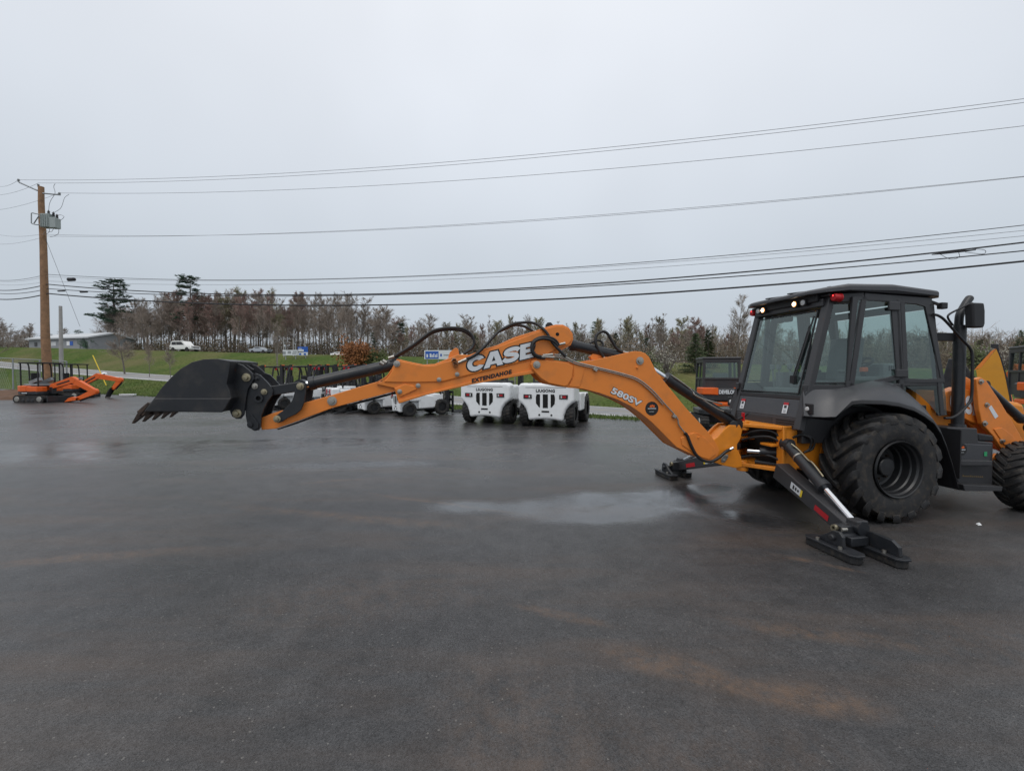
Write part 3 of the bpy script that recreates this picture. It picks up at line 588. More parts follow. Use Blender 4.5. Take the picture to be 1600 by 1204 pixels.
for l0, l1 in ((-.20, -.172), (.172, .20)):
    ea = plate('bucket_ear', EA, l0, l1, 'bucketsteel', bk_o, .006, -.20)
    if l0 < 0:
        for x, y in ((385.5, 589.5), (371, 645.5)): bolt(x, y, l0, .036, ea, 'pin', 'pin', .05)
plate('stiffener', [(360.5, 604), (367, 612), (372, 621), (366, 624), (361, 616)], -.215, -.2, 'bucketsteel', bk_o, .004, -.215)
plate('top_rib', [(361, 563.5), (380, 567), (396, 577), (394, 580), (379, 570.5), (361, 567)], .03, .06, 'bucketsteel', bk_o, .003)

# -- cylinders
def cyl(name, a, b, r, split, rr, parent=BH, eye=True, gland=True):
    a = Vector(a); b = Vector(b); c = a+(b-a)*split
    mb = MB().tube(a, c, r, n=24)
    if gland: mb.tube(c-(b-a).normalized()*.05, c+(b-a).normalized()*.012, r*1.13, n=24)
    o = mb.build(name, M['black'], parent)
    MB().tube(c, b, rr, n=20).build('cylinder_rod', M['chrome'], o)
    if eye:
        for p in (a, b): MB().tube(p+Vector((0, -r*.9, 0)), p+Vector((0, r*.9, 0)), r*1.05, n=20).build('cylinder_eye', M['black'], o)
    return o
p = lambda x, y, l=0: on_l(x, y, l)
bc = cyl('bucket_cylinder', p(620, 568.5), p(470.5, 602.5), .070, .90, .042)
for x, y in ((600, 570.5), (604, 568)):
    q = on_l(x, y, -.055); MB().tube(q+Vector((0, 0, .01)), q+Vector((-.045, 0, .035)), .022).build('hose_fitting', M['steel'], bc)
dc = cyl('dipper_cylinder', p(999, 563.5), p(874, 534), .066, .86, .04)
plate('cylinder_bracket', [(922, 557), (926, 552.5), (985, 552), (985, 558), (925, 562)], -.04, .04, 'orange', dc, .004)
bm_ = cyl('boom_cylinder', p(1148, 662), p(1000, 564), .074, .735, .036)
hose('steel_line', [(1049, 586, -.07), (1058, 592, -.07), (1072, 602, -.07), (1082, 611, -.06)], .009, bm_, 'steel')
hose('steel_line', [(1083, 612, -.07), (1086, 617, -.08), (1098, 623, -.075), (1112, 627, -.07), (1128, 631, -.06)], .011, bm_, 'steel')
hose('steel_line', [(1098, 624, -.07), (1112, 633, -.07), (1124, 640, -.07), (1132, 643, -.07)], .010, bm_, 'steel')
hose('cylinder_hose', [(1131, 642, -.07), (1142, 648, -.08), (1150, 655, -.06), (1160, 652, -.0), (1168, 646, .05)], .016, bm_)

# -- hoses over the arm
for dy, l in ((0, -.05), (2.6, .03)):
    hose('hydraulic_hose', [(614, 558+dy, l), (629, 549+dy, l), (645, 539+dy, l), (658.5, 529+dy, l), (675, 517.5+dy, l), (690, 513.3+dy, l), (704, 512+dy, l), (723, 513.5+dy*1.3, l), (736, 522+dy, l), (741, 535-dy*.3, l), (738, 543.5-dy*.3, l), (731, 549-dy*.4, l), (724, 553-dy*.5, l)], .0175)
for (a, b, l) in (((607, 559.5), (616, 556.8), -.05), ((724, 553), (713.5, 561.5), -.06), ((716, 566.5), (731, 560), -.16)):
    MB().tube(on_l(*a, l), on_l(*b, l), .018, .021).build('hose_fitting', M['steel'], BH)
for x, y in ((711.5, 570), (709.5, 563.5)):
    q = on_l(x, y, -.16); MB().lathe([(.03, .03), (-.03, .034), (-.05, .026)], q, 6, closed=False).build('hose_fitting', M['steel'], BH)
hose('hydraulic_hose', [(729, 560.5, -.165), (738, 557, -.175), (748, 550, -.18), (762, 536, -.17), (772, 525, -.15), (782, 516, -.13), (801, 506.3, -.11), (815, 504, -.1), (828, 503.6, -.1), (840, 507, -.12), (848, 513, -.17), (855, 521, -.19), (862, 533, -.2), (872, 545, -.21), (884, 557, -.21)], .018)
hose('hydraulic_hose', [(782, 517, -.05), (801, 508.5, -.02), (814, 508.5, .0), (824, 512, .0), (834, 518.5, .0)], .018)
hose('hydraulic_hose', [(872, 541, -.2), (866, 534, -.21), (858, 530, -.21), (846, 529, -.21), (836, 533, -.21), (831.5, 541, -.21), (833, 550, -.21), (839, 555.5, -.21), (846, 557, -.21)], .019)
hose('hydraulic_hose', [(874, 539, -.195), (868, 531, -.205), (858, 526.5, -.205), (845, 526.5, -.205), (834, 532, -.205), (830, 541, -.205), (832, 552, -.205), (840, 558.5, -.205), (852, 559.5, -.205)], .014)
for (a, b) in (((845, 557), (866, 558)), ((848, 555), (864, 553.5)), ((874, 538), (883, 536))):
    MB().tube(on_l(*a, -.2), on_l(*b, -.2), .016, .018, 10).build('hose_fitting', M['steel'], BH)
hose('hydraulic_hose', [(943, 557, -.06), (935, 546, -.06), (930.5, 534, -.06), (932, 524, -.05), (938, 519, -.05), (944, 518, -.05), (950, 522, -.05), (957, 534, -.05), (963, 543.5, -.05), (971, 549, -.05), (981, 551.5, -.05)], .019)
hose('hydraulic_hose', [(919, 537.5, .06), (926, 534, .05), (933, 531.5, .05), (939, 533, .04), (942, 538, .03), (941, 545, .02)], .015)
for (a, b) in (((940, 553), (944, 559)), ((973, 549.5), (984, 552))): MB().tube(on_l(*a, -.06), on_l(*b, -.06), .016, n=10).build('hose_fitting', M['steel'], BH)
hose('hydraulic_hose', [(1070, 676, -.2), (1074, 681, -.2), (1080, 696, -.205), (1087, 709, -.205), (1096, 717.5, -.205), (1109, 721, -.205), (1122, 715.5, -.205), (1134, 705.5, -.2), (1141, 702, -.19)], .020)
MB().tube(on_l(1138, 703.3, -.19), on_l(1145, 699.5, -.19), .019, .022, 12).build('hose_fitting', M['chrome'], BH)

# -- swing tower
TW = [(1100, 716), (1095, 706), (1100, 695), (1112, 689), (1122, 682), (1129, 674), (1134, 669), (1141, 664), (1156, 664), (1160, 672), (1157, 686), (1152, 694), (1152, 702), (1158, 712), (1160, 729), (1150, 731), (1130, 727), (1116, 722)]
tw = MB(); sz = T(TW, -.14); tw.py(sz, -.14, -.10); tw.py(sz, .10, .14); tw.py(inset(sz, .03), -.10, .10)
tw_o = tw.build('swing_tower', M['orange_deep'], BH, .008)
plate('bolted_plate', [(1127, 717), (1131, 710.5), (1138, 709.5), (1138, 714), (1133, 722), (1128, 722.5)], -.155, -.14, 'steel', tw_o, .004, -.155)
for x, y in ((1131, 719), (1135.5, 712.5)): bolt(x, y, -.155, .014, tw_o, 'bolt', 'steel', .02)
MB().tube(on_l(1147, 663, -.13), on_l(1147, 663, .0)+Vector((0, .13, 0)), .05).build('cylinder_mount', M['black'], tw_o, .006)

# -- rear swing frame
hx = -1.28
fr = MB()
zt, zb = on_l(1165, 663, 0).z, on_l(1165, 724, 0).z
for z, th in ((zt, .045), (zb, .05)):
    fr.pz([(hx-.07, -.05), (hx-.07, .05), (hx-.01, .1), (-1.05, .50), (-.90, .50), (-.90, -.50), (-1.05, -.50), (hx-.01, -.1)], z-th/2, z+th/2)
for z0, z1 in ((zt-.07, zt+.05), (zb-.09, zb+.05)): fr.tube((hx, 0, z0), (hx, 0, z1), .075, n=20)
for s_ in (-1, 1):
    fr.box((-.985, s_*.485, (zt+zb)/2-.03), (.20, .03, zt-zb+.12))
    fr.px([(s_*.50, zb-.15), (s_*.36, zb-.02), (s_*.36, zt), (s_*.50, zt)], -1.065, -1.03)
    fr.tube((-1.09, s_*.47, zb-.11), (-.92, s_*.47, zb-.11), .05, n=16)
fr.box((-.91, 0, (zt+zb)/2), (.03, .96, zt-zb))
fr_o = fr.build('swing_frame', M['orange_deep'], BH, .007)
MB().box((-.94, 0, (zt+zb)/2), (.01, .7, zt-zb-.06)).build('frame_recess_shade', M['void'], fr_o)  # dark sheet put in for the shade inside the frame opening
zc = on_l(1195, 705, -.2).z
for s_ in (-1, 1):
    c_ = cyl('swing_cylinder', (-.98, s_*.34, zc), (hx-.05, s_*.16, zc+.01), .048, .6, .026, BH, False)
    MB().box((-1.05, s_*.30, zc+.11), (.25, .2, .03)).build('mount_bar', M['orange_deep'], fr_o, .005)
    MB().tube((-1.0, s_*.3, zc-.16), (-1.2, s_*.14, zc-.14), .03).build('swing_link', M['black'], fr_o)
for k, (z, dz) in enumerate(((zt-.10, .05), (zt-.16, .03), (zb+.14, .02))):
    MB().pipe(spline([(hx-.02, -.02, z-.05), (hx+.05, -.16, z+dz-.02), (-1.12, -.32, z+dz), (-1.0, -.43, z-.06)], 6), .016).build('hydraulic_hose', M['hose'], fr_o)
for x, y in ((1224.5, 698.5), (1220.5, 745.5)):
    q = on_s(x, y, -1.068); MB().lathe([(0, .0001), (0, .028), (-.02, .026), (-.022, .0001)], q, 6, 'x', False).build('bolt', M['steel'], fr_o)
MB().box((hx, -.0, zt+.10), (.035, .03, .13)).build('lock_pin', M['red'], fr_o, .004)
# main frame sides, axle, belly
ch = MB(); ch.box((-.47, 0, .83), (.86, .96, .5)); ch.box((.9, 0, .75), (2.2, .62, .42)); ch.tube((0, -.66, .63), (0, .66, .63), .16, n=20); ch.box((0, 0, .63), (.5, .5, .45))
ch_o = ch.build('chassis', M['orange_deep'], BH, .01)
MB().box((-.5, -.484, .86), (.05, .012, .42)).build('frame_gusset', M['orange_deep'], ch_o, .003)
for k in range(2):
    MB().pipe(spline([(-.95, -.50, .98), (-.88, -.58, 1.03-.01*k), (-.76-.04*k, -.62, .97), (-.76-.04*k, -.6, .85), (-.86, -.58, .80)], 6), .014).build('hydraulic_hose', M['hose'], ch_o)

# -- stabilisers
def stabilizer(sg):
    A = Vector((-1.08, sg*.46, .56)); B = Vector((-1.24, sg*1.60, .20))
    leg = MB().beam(A, B, .17, .20, (0, 0, 1), .15, .15).build('stabilizer_leg', M['frame'], BH, .01)
    d = (B-A).normalized(); a = d.cross(Vector((0, 0, 1))).normalized()
    if a.x > 0: a = -a
    b = a.cross(d) if a.cross(d).z > 0 else d.cross(a)
    def onface(t, w, m, nm, off, h=.075, kk=.0):
        wd = .085+(.075-.085)*t
        c = A+(B-A)*t+a*(wd+off)+b*kk
        mb = MB(); mb.add([c+d*x*w/2+b*z*h/2 for x, z in ((-1, -1), (1, -1), (1, 1), (-1, 1))], [[0, 1, 2, 3]]); return mb.build(nm, M[m], leg, fixn=False)
    onface(.73, .22, 'red', 'reflector', .003, .065, -.02)
    onface(.36, .19, 'decal', 'warning_label', .003, .085, -.0); onface(.445, .035, 'yellow', 'warning_label', .005, .085, -.0)
    for k in range(3): onface(.33+.035*k, .025, 'decalblack', 'label_print', .006, .05-.01*k, 0)
    # flange line along the leg
    T0 = Vector((-1.03, sg*.50, .90)); T1 = Vector((-1.22, sg*1.66, .25))
    o = cyl('stabilizer_cylinder', T0, T1, .066, .58, .033, leg, True)
    k = (T1-T0); n2 = k.cross(Vector((1, 0, 0))).normalized()
    if n2.z < 0: n2 = -n2
    MB().pipe(spline([T0+k*.08+n2*.09+Vector((-.05, 0, 0)), T0+k*.16+n2*.075, T0+k*.3+n2*.08, T0+k*.36+n2*.10, T0+k*.52+n2*.085], 5), .010).build('steel_line', M['pin'], o)
    MB().tube(T0+k*.20-k.normalized()*.01, T0+k*.20+k.normalized()*.01, .070, n=24).build('clamp_band', M['steel'], o)
    MB().box(T1-k.normalized()*.02+Vector((0, 0, .02)), (.13, .13, .09)).build('rod_end', M['frame'], o, .012)
    # foot: cross pin and two hinged pads with rubber blocks
    mb = MB(); P = Vector((-1.31, sg*1.67, .17))
    mb.tube((-1.55, sg*1.67, .17), (-1.10, sg*1.67, .17), .03, n=14); mb.box((-1.30, sg*1.62, .20), (.24, .10, .14)); mb.box((-1.30, sg*1.70, .14), (.20, .12, .09))
    ft = mb.build('foot_bracket', M['black'], leg, .01)
    MB().lathe([(0, .028), (-.02, .034), (-.05, .034), (-.05, .018), (-.02, .014)], (-1.40, sg*1.60, .235), 14, 'x').build('retaining_ring', M['pin'], leg)
    MB().tube((-1.36, sg*1.66, .235), (-1.42, sg*1.66, .235), .022, n=10).build('bolt', M['steel'], leg)
    for cxx, lc, big in ((-1.50, 1.66, 0), (-1.16, 1.80, 1)):
        pd = MB(); y0, y1 = lc-.30, lc+.30
        o1 = [(cxx-.085, sg*(y0+.05)), (cxx-.05, sg*y0), (cxx+.05, sg*y0), (cxx+.085, sg*(y0+.05)), (cxx+.085, sg*(y1-.05)), (cxx+.04, sg*y1), (cxx-.04, sg*y1), (cxx-.085, sg*(y1-.05))]
        pd.pz(o1, .072, .094)
        if big:
            sp = [(sg*(lc-.20), .094), (sg*(lc-.16), .21), (sg*(lc-.02), .235), (sg*(lc+.16), .225), (sg*(lc+.23), .18), (sg*(lc+.24), .094)]
            pd.px(sp, cxx-.02, cxx+.02)
        else:
            sp = [(sg*(lc-.22), .094), (sg*(lc-.10), .16), (sg*(lc+.0), .235), (sg*(lc+.07), .24), (sg*(lc+.11), .20), (sg*(lc+.12), .094)]
            pd.px(sp, cxx-.015, cxx+.02)
        po = pd.build('stabilizer_pad', M['black'], leg, .006)
        rb = MB(); rb.pz([(cxx-.07, sg*(y0+.03)), (cxx+.07, sg*(y0+.03)), (cxx+.07, sg*(y1-.05)), (cxx+.03, sg*(y1-.02)), (cxx-.03, sg*(y1-.02)), (cxx-.07, sg*(y1-.05))], .004, .071)
        rb.build('rubber_block', M['rubber'], leg, .008)
        for yy in (lc-.14, lc+.12): MB().tube((cxx-.05, sg*yy, .094), (cxx-.05, sg*yy, .118), .018, n=8).build('bolt', M['steel'], leg)
for sg in (-1, 1): stabilizer(sg)

# -- wheels
def wheel(name, c, Rr, Wd, rimr, nl, lug, near, sweep, wl):
    """near = -1: dish towards the camera side. R-4 style lugs, two staggered rows"""
    h = MB(); sgn = near
    cx, cy, cz = c; k = sgn
    # hub and disc deep in the dish
    depth = Wd*.02
    h.lathe([(k*(Wd/2-.30), .0001), (k*(Wd/2-.30), .112), (k*(Wd/2-.155), .108), (k*(Wd/2-.145), .098), (k*(Wd/2-.14), .0001)], c, 32, closed=False)
    root = h.build(name, M['rim'], BH, auto=20)
    rm = MB()
    pr = [(k*(Wd/2-.01), rimr*1.02), (k*(Wd/2+.012), rimr*.995), (k*(Wd/2+.005), rimr*.965), (k*(Wd/2-.03), rimr*.945), (k*(Wd/2-.05), rimr*.90), (k*(Wd/2-.10), rimr*.885), (k*(Wd/2-.115), rimr*.85), (k*(Wd/2-.20), rimr*.835), (k*(Wd/2-.215), rimr*.80), (k*(Wd/2-.285), rimr*.78), (k*(Wd/2-.295), rimr*.70), (k*(Wd/2-.26), rimr*.62), (k*(Wd/2-.26), .06)]
    rm.lathe(pr, c, 64, closed=False)
    rm.lathe([(-k*(Wd/2), rimr), (-k*(Wd/2-.1), rimr*.9), (-k*(Wd/2-.2), .1)], c, 48, closed=False); rm.build('rim', M['rim'], root, auto=20)
    nb = MB()
    for i in range(10):
        a = 2*math.pi*i/10+.2; rr_ = min(.158, rimr*.56); q = Vector((cx+rr_*math.cos(a), cy+k*(Wd/2-.262), cz+rr_*math.sin(a)))
        nb.tube(q, q+Vector((0, k*.028, 0)), .017, n=6); nb.tube(q, q+Vector((0, k*.045, 0)), .009, n=6)
    nb.build('wheel_nuts', M['wornsteel'], root)
    ty = MB(); w = Wd/2
    pr = [(-w*.86, rimr), (-w*.98, rimr+.05), (-w*1.0, rimr+(Rr-rimr)*.45), (-w*.95, rimr+(Rr-rimr)*.75), (-w*.86, Rr-lug-.02), (-w*.5, Rr-lug+.002), (0, Rr-lug+.008), (w*.5, Rr-lug+.002), (w*.86, Rr-lug-.02), (w*.95, rimr+(Rr-rimr)*.75), (w*1.0, rimr+(Rr-rimr)*.45), (w*.98, rimr+.05), (w*.86, rimr)]
    ty.lathe(pr, c, 72, closed=False)
    for sd in (-1, 1):
        for i in range(nl):
            a0 = 2*math.pi*(i+(.5 if sd > 0 else 0))/nl
            st = []
            for t in (-.06, .25, .55, .8, .96, 1.02):
                ang = a0+sweep*(t if t > 0 else 0)*(.9+.1*t); y = sd*t*w*.98
                base = Rr-lug-.03 if t < .9 else Rr-lug-.06
                top = Rr-.004*t if t < .9 else (Rr-.022 if t < 1 else Rr-.075)
                hw = wl*(.9+.35*t)/2
                for rr, da in ((base, -hw*1.15), (top, -hw), (top, hw), (base, hw*1.15)):
                    st.append((cx+rr*math.cos(ang+da/Rr), cy+y, cz+rr*math.sin(ang+da/Rr)))
            n = len(st)//4; ff = [[3, 2, 1, 0], [4*n-4, 4*n-3, 4*n-2, 4*n-1]]+[[4*j+q, 4*j+(q+1) % 4, 4*j+4+(q+1) % 4, 4*j+4+q] for j in range(n-1) for q in range(4)]
            ty.add(st, ff)
    to = ty.build('tyre', M['rubber'], root, .006, 1)
    return root
RW = .655
wheel('rear_wheel', (0, -.80, RW), RW+.008, .50, .335, 17, .060, -1, -.50, .086)
wheel('rear_wheel', (0, .80, RW), RW+.008, .50, .335, 17, .060, 1, -.50, .086)
WB = 2.28
wheel('front_wheel', (WB, -.85, .445), .45, .34, .235, 24, .024, -1, -.30, .062)
wheel('front_wheel', (WB, .85, .445), .45, .34, .235, 24, .024, 1, -.30, .062)
ax = MB().beam((WB, -.7, .48), (WB, .7, .48), .2, .22).build('front_axle', M['orange_deep'], BH, .02)

# -- cab
ZB, ZT, SB, ST = 1.26, 2.72, -.93, -.565
RL0, RL1 = .615, .60
def rear(l, t): return Vector((SB+(ST-SB)*t, l, ZB+(ZT-ZB)*t))
cab = MB()
cab.box((.05, 0, 1.14), (1.86, 1.14, .46))                                     # tub under the floor
for sg in (-1, 1):
    cab.beam(rear(sg*RL0, -.12), rear(sg*RL1, 1.02), .10, .085, (1, 0, 0))      # rear corner posts
    cab.beam((-.385, sg*.72, 1.45), (-.20, sg*.72, 2.74), .05, .075, (1, 0, 0))
    cab.beam((.385, sg*.72, 1.50), (.285, sg*.72, 2.72), .05, .07, (1, 0, 0))
    cab.beam((1.03, sg*.70, 1.25), (.81, sg*.70, 2.70), .06, .07, (1, 0, 0))
    cab.beam((-.56, sg*.62, 2.72), (-.20, sg*.71, 2.735), .07, .11); cab.beam((-.20, sg*.71, 2.735), (.81, sg*.70, 2.70), .07, .10)
    cab.beam((-.93, sg*.615, 1.60), (-.385, sg*.72, 1.60), .05, .10); cab.beam((-.385, sg*.72, 1.58), (.40, sg*.72, 1.62), .05, .10)
    cab.beam((.385, sg*.715, 1.66), (1.02, sg*.70, 1.66), .04, .06)
cab.beam(rear(-.6, .97), rear(.6, .97), .10, .16, (1, 0, 0)); cab.beam(rear(-.6, .155), rear(.6, .155), .06, .07, (1, 0, 0))
cab.beam((.81, -.7, 2.66), (.81, .7, 2.66), .06, .10); cab.beam((1.03, -.7, 1.62), (1.03, .7, 1.62), .06, .10)
cab_o = cab.build('cab', M['frame'], BH, .010)
# lower rear panel and its stickers
pn = MB(); pn.prism([rear(-.60, -.02)+Vector((-.03, 0, 0)), rear(.60, -.02)+Vector((-.03, 0, 0)), rear(.58, .135)+Vector((-.03, 0, 0)), rear(-.58, .135)+Vector((-.03, 0, 0))], (1, 0, 0), .05)
pn.box((SB-.005, 0, 1.155), (.06, 1.16, .15))
pn_o = pn.build('rear_panel', M['grey'], cab_o, .008)
vt = MB()
for k in range(3): vt.box((SB-.037, -.38, 1.12+.032*k), (.006, .30, .012))
vt.build('vent_slots', M['void'], pn_o)
vt = MB().box((SB-.037, .12, 1.155), (.004, .55, .09)).build('number_plate_recess', M['frame'], pn_o)
for l in (.46, -.36):
    c0 = rear(l, .06)+Vector((-.034, 0, 0)); up = (rear(l, 1)-rear(l, 0)).normalized()
    for z0, z1, mm, off in ((-.075, .035, 'decal', 0), (.035, .07, 'red', 0), (-.005, .03, 'decalblack', .002), (-.06, -.05, 'galv', .002), (-.04, -.03, 'galv', .002)):
        w = .042 if off == 0 else .022; b = MB()
        b.add([c0+up*z+Vector((-.003-off, x, 0)) for x, z in ((w, z0), (-w, z0), (-w, z1), (w, z1))], [[0, 1, 2, 3]]); b.build('warning_sticker', M[mm], pn_o, fixn=False)
def pane(name, pts, parent, th=.006, m='glass'):
    pts = [Vector(q) for q in pts]; n = (pts[1]-pts[0]).cross(pts[-1]-pts[0]).normalized()
    return MB().add(pts, [list(range(len(pts)))]).build(name, M[m], parent, fixn=False)
def frame3(name, pts, w, th, m, parent, bev=.004):
    pts = [Vector(q) for q in pts]; c = sum(pts, Vector())/len(pts); n = (pts[1]-pts[0]).cross(pts[-1]-pts[0]).normalized()
    inn = []
    k = len(pts)
    for i in range(k):
        e1 = (pts[i]-pts[i-1]).normalized(); e2 = (pts[(i+1) % k]-pts[i]).normalized()
        d = (n.cross(e1)+n.cross(e2)).normalized(); 
        if d.dot(c-pts[i]) < 0: d = -d
        inn.append(pts[i]+d*w)
    return MB().ring([q-n*th/2 for q in pts], [q-n*th/2 for q in inn], n, th).build(name, M[m], parent, bev), inn
rg = [rear(-.535, .185), rear(.535, .185), rear(.53, .91), rear(-.53, .91)]
f_, i_ = frame3('rear_window_seal', [q+Vector((-.045, 0, 0)) for q in rg], .022, .02, 'black2', cab_o)
pane('rear_window', [q+Vector((-.043, 0, 0)) for q in rg], cab_o)
def L2(pts, l): return [on_l(x, y, l) for x, y in pts]
for sg in (-1, 1):
    qa = [(-.845, .635, 1.665), (-.425, .735, 1.665), (-.245, .735, 2.665), (-.545, .63, 2.665)]
    qa = [Vector((x, sg*y, z)) for x, y, z in qa]
    frame3('quarter_window_seal', qa, .025, .012, 'black2', cab_o); pane('quarter_window', qa, cab_o)
    d_o = [(1333, 463), (1368, 463.5), (1404, 467), (1408, 530), (1411, 592), (1392, 596), (1372, 600), (1345, 606), (1331, 608), (1322, 604), (1326, 560)]
    d_i = [(1341, 468.5), (1367, 468), (1392.5, 471), (1397, 530), (1401.5, 585), (1390, 588.5), (1372, 592.5), (1350, 598.5), (1336, 600), (1327.5, 595), (1332, 555)]
    l0 = -.745; 
    A = [Vector((q.x, sg*.745, q.z)) for q in L2(d_o, l0)]; B = [Vector((q.x, sg*.745, q.z)) for q in L2(d_i, l0)]
    door = MB().ring(A, B, (0, -sg, 0), .035).build('door', M['frame'], cab_o, .006)
    C2 = [Vector((q.x, sg*.735, q.z)) for q in L2(d_i, l0)]
    pane('door_window', C2, cab_o)
    e_o = [(1407, 464), (1431, 467), (1452, 471), (1466, 535), (1477, 597), (1445, 598), (1412, 597), (1410, 530)]
    e_i = [(1414, 472), (1431, 474.5), (1446, 479), (1459, 537), (1470, 591), (1445, 592), (1420, 591), (1417, 530)]
    A = [Vector((q.x, sg*.738, q.z)) for q in L2(e_o, -.738)]; B = [Vector((q.x, sg*.738, q.z)) for q in L2(e_i, -.738)]
    MB().ring(A, B, (0, -sg, 0), .03).build('front_side_frame', M['frame'], cab_o, .005)
    pane('front_side_window', [Vector((q.x, sg*.725, q.z)) for q in L2(e_i, -.738)], cab_o)
    lo = [(1412, 599), (1445, 600), (1477, 599), (1480, 618), (1482, 648), (1470, 650), (1455, 632), (1440, 618)]
    pane('lower_door_window', [Vector((q.x, sg*.72, q.z)) for q in L2(lo, -.738)], cab_o, m='darkglass')
for x, y, w, h in ((1396, 478, .16, .11), (1408, 583, .18, .10)):
    q = on_l(x, y, -.75); MB().box((q.x, -.755, q.z), (w, .03, h)).build('door_hinge', M['frame'], cab_o, .01)
wv = [(.99, -.66, 1.68), (.99, .66, 1.68), (.80, .66, 2.60), (.80, -.66, 2.60)]
pane('windscreen', wv, cab_o)
# roof
rf = MB()
ro = [(-.80, -.52), (-.80, .52), (-.70, .70), (-.46, .78), (.2, .80), (.85, .78), (.98, .68), (1.02, 0), (.98, -.68), (.85, -.78), (.2, -.80), (-.46, -.78), (-.70, -.70)]
def zr(x, y, top): return (2.835+.06*sst(-.85, -.3, x)-.055*sst(.2, 1.0, x) if top else 2.775+.03*sst(-.85, -.3, x)-.045*sst(.2, 1.0, x))
n = len(ro); vs = []
for sc, tp in ((1, 0), (1.0, .55), (.985, .8), (.93, 1), (.45, 1)):
    for x, y in ro: vs.append((.1+(x-.1)*sc, y*sc, zr(x, y, 0)+(zr(.1+(x-.1)*sc, y*sc, 1)-zr(x, y, 0))*tp))
fs = [[i for i in range(n)]]+[[k*n+i, k*n+(i+1) % n, (k+1)*n+(i+1) % n, (k+1)*n+i] for k in range(4) for i in range(n)]+[[4*n+i for i in range(n)]]
rf.add(vs, fs, False)
roof = rf.build('roof', M['grey'], cab_o, .006)
for s0, s1, l0, l1 in ((-.79, -.40, .18, .22), (-.79, -.40, -.22, -.18), (-.5, .8, .50, .54), (-.5, .8, -.54, -.50)):
    MB().beam((s0, (l0+l1)/2, zr(s0, 0, 1)+.006), (s1, (l0+l1)/2, zr(s1, 0, 1)+.006), .05, .016).build('roof_rib', M['grey'], roof, .005)
rl = MB(); rl.box((-.61, 0, 2.745), (.16, 1.10, .11)); rl.box((.1, 0, 2.755), (1.5, 1.36, .035)); rl.build('headliner', M['black2'], cab_o, .01)
for l, lit in ((.46, 0), (.36, 1), (-.22, 1), (-.36, 0)):
    q = Vector((-.715, l, 2.705)); b = MB().box(q+Vector((.03, 0, 0)), (.06, .085, .075)).build('work_lamp', M['black2'], cab_o, .008)
    MB().lathe([(-.001, .0001), (-.001, .036), (-.006, .034), (-.010, .0001)], q, 18, 'x', False).build('lamp_lens', M['lithalo' if lit else 'lens'], b)  # on lit lamps this ring carries the painted warm halo
    if lit: MB().lathe([(-.010, .0001), (-.011, .025), (-.016, .018), (-.018, .0001)], q, 18, 'x', False).build('lamp_bulb', M['lit'], b)
for l in (.66, -.66):
    q = Vector((-.62, l, 2.705))
    if l < 0: q = Vector((-.555, -.70, 2.72))
    b = MB().lathe([(.05, .0001), (.05, .052), (.03, .052), (.03, .047), (-.035, .047), (-.05, .040), (-.053, .0001)], q, 18, 'x', False).build('tail_lamp', M['redlamp'], cab_o)
    MB().lathe([(-.054, .0001), (-.054, .010), (-.057, .0001)], q+Vector((0, 0, .022)), 10, 'x', False).build('lamp_bulb', M['redglow'], b)
    MB().beam(q+Vector((.03, 0, 0)), Vector((q.x+.1, l*.86, 2.71)), .03, .03).build('lamp_bracket', M['black2'], b)
q = Vector((.93, -.76, 2.645)); MB().beam(q+Vector((-.12, .05, .06)), q, .03, .03).build('lamp_bracket', M['black2'], cab_o); MB().box(q, (.09, .07, .08)).build('work_lamp', M['black2'], cab_o, .01)
# wiper on the rear glass
wp = MB(); wp.beam(rear(-.42, .32)+Vector((-.06, 0, 0)), rear(-.50, .86)+Vector((-.06, 0, 0)), .022, .012, (1, 0, 0)); wp.beam(rear(-.40, .34)+Vector((-.065, 0, 0)), rear(-.47, .78)+Vector((-.065, 0, 0)), .012, .012, (1, 0, 0)); wp.box(rear(-.41, .31)+Vector((-.06, 0, 0)), (.05, .07, .10))
wp.build('wiper', M['black2'], cab_o, .003)
for l, w in ((.22, .10), (.08, .12), (-.45, .10)): MB().box(rear(l, .89)+Vector((.06, 0, 0)), (.08, w, .10)).build('roof_console', M['black2'], cab_o, .02)
# inside
st = MB()
st.box((.05, 0, 1.62), (.5, .5, .14)); st.beam((.26, 0, 1.68), (.34, 0, 2.28), .46, .11, (1, 0, 0)); st.box((.05, 0, 1.48), (.3, .3, .2)); st.box((.05, -.29, 1.82), (.3, .06, .05)); st.box((.05, .29, 1.82), (.3, .06, .05))
st.build('operator_seat', M['seat'], cab_o, .03)
sw = MB(); 
cc = Vector((.47, -.05, 1.93)); pts = [cc+Vector((.17*math.cos(a)*.8, .19*math.sin(a), .17*math.cos(a)*.45)) for a in [2*math.pi*i/28 for i in range(29)]]
sw.pipe(pts, .016, 8); sw.tube(cc, (.75, -.05, 1.45), .03); sw.beam(pts[0], pts[14], .02, .02); sw.beam(pts[7], pts[21], .02, .02); sw.box(cc, (.08, .08, .04))
sw.build('steering_wheel', M['black2'], cab_o)
cs = MB(); cs.box((.72, 0, 1.55), (.28, .8, .4)); cs.box((-.62, 0, 1.48), (.22, .62, .22)); 
for l in (-.22, -.1, .1, .22): cs.tube((-.62, l, 1.55), (-.66, l, 1.86), .014, n=8); cs.box((-.66, l, 1.88), (.05, .05, .07))
cs.box((.1, -.50, 1.62), (.7, .16, .26)); cs.box((.1, .52, 1.66), (.8, .14, .3))
db = MB(); db.box((.80, -.02, 1.78), (.34, .52, .30)); db.build('dashboard', M['dash'], cab_o, .06)
for k in range(5): MB().box((.72+.035*k, -.285, 1.86), (.012, .012, .07)).build('dash_vent', M['black2'], cab_o)
cs.build('control_console', M['seat'], cab_o, .02)
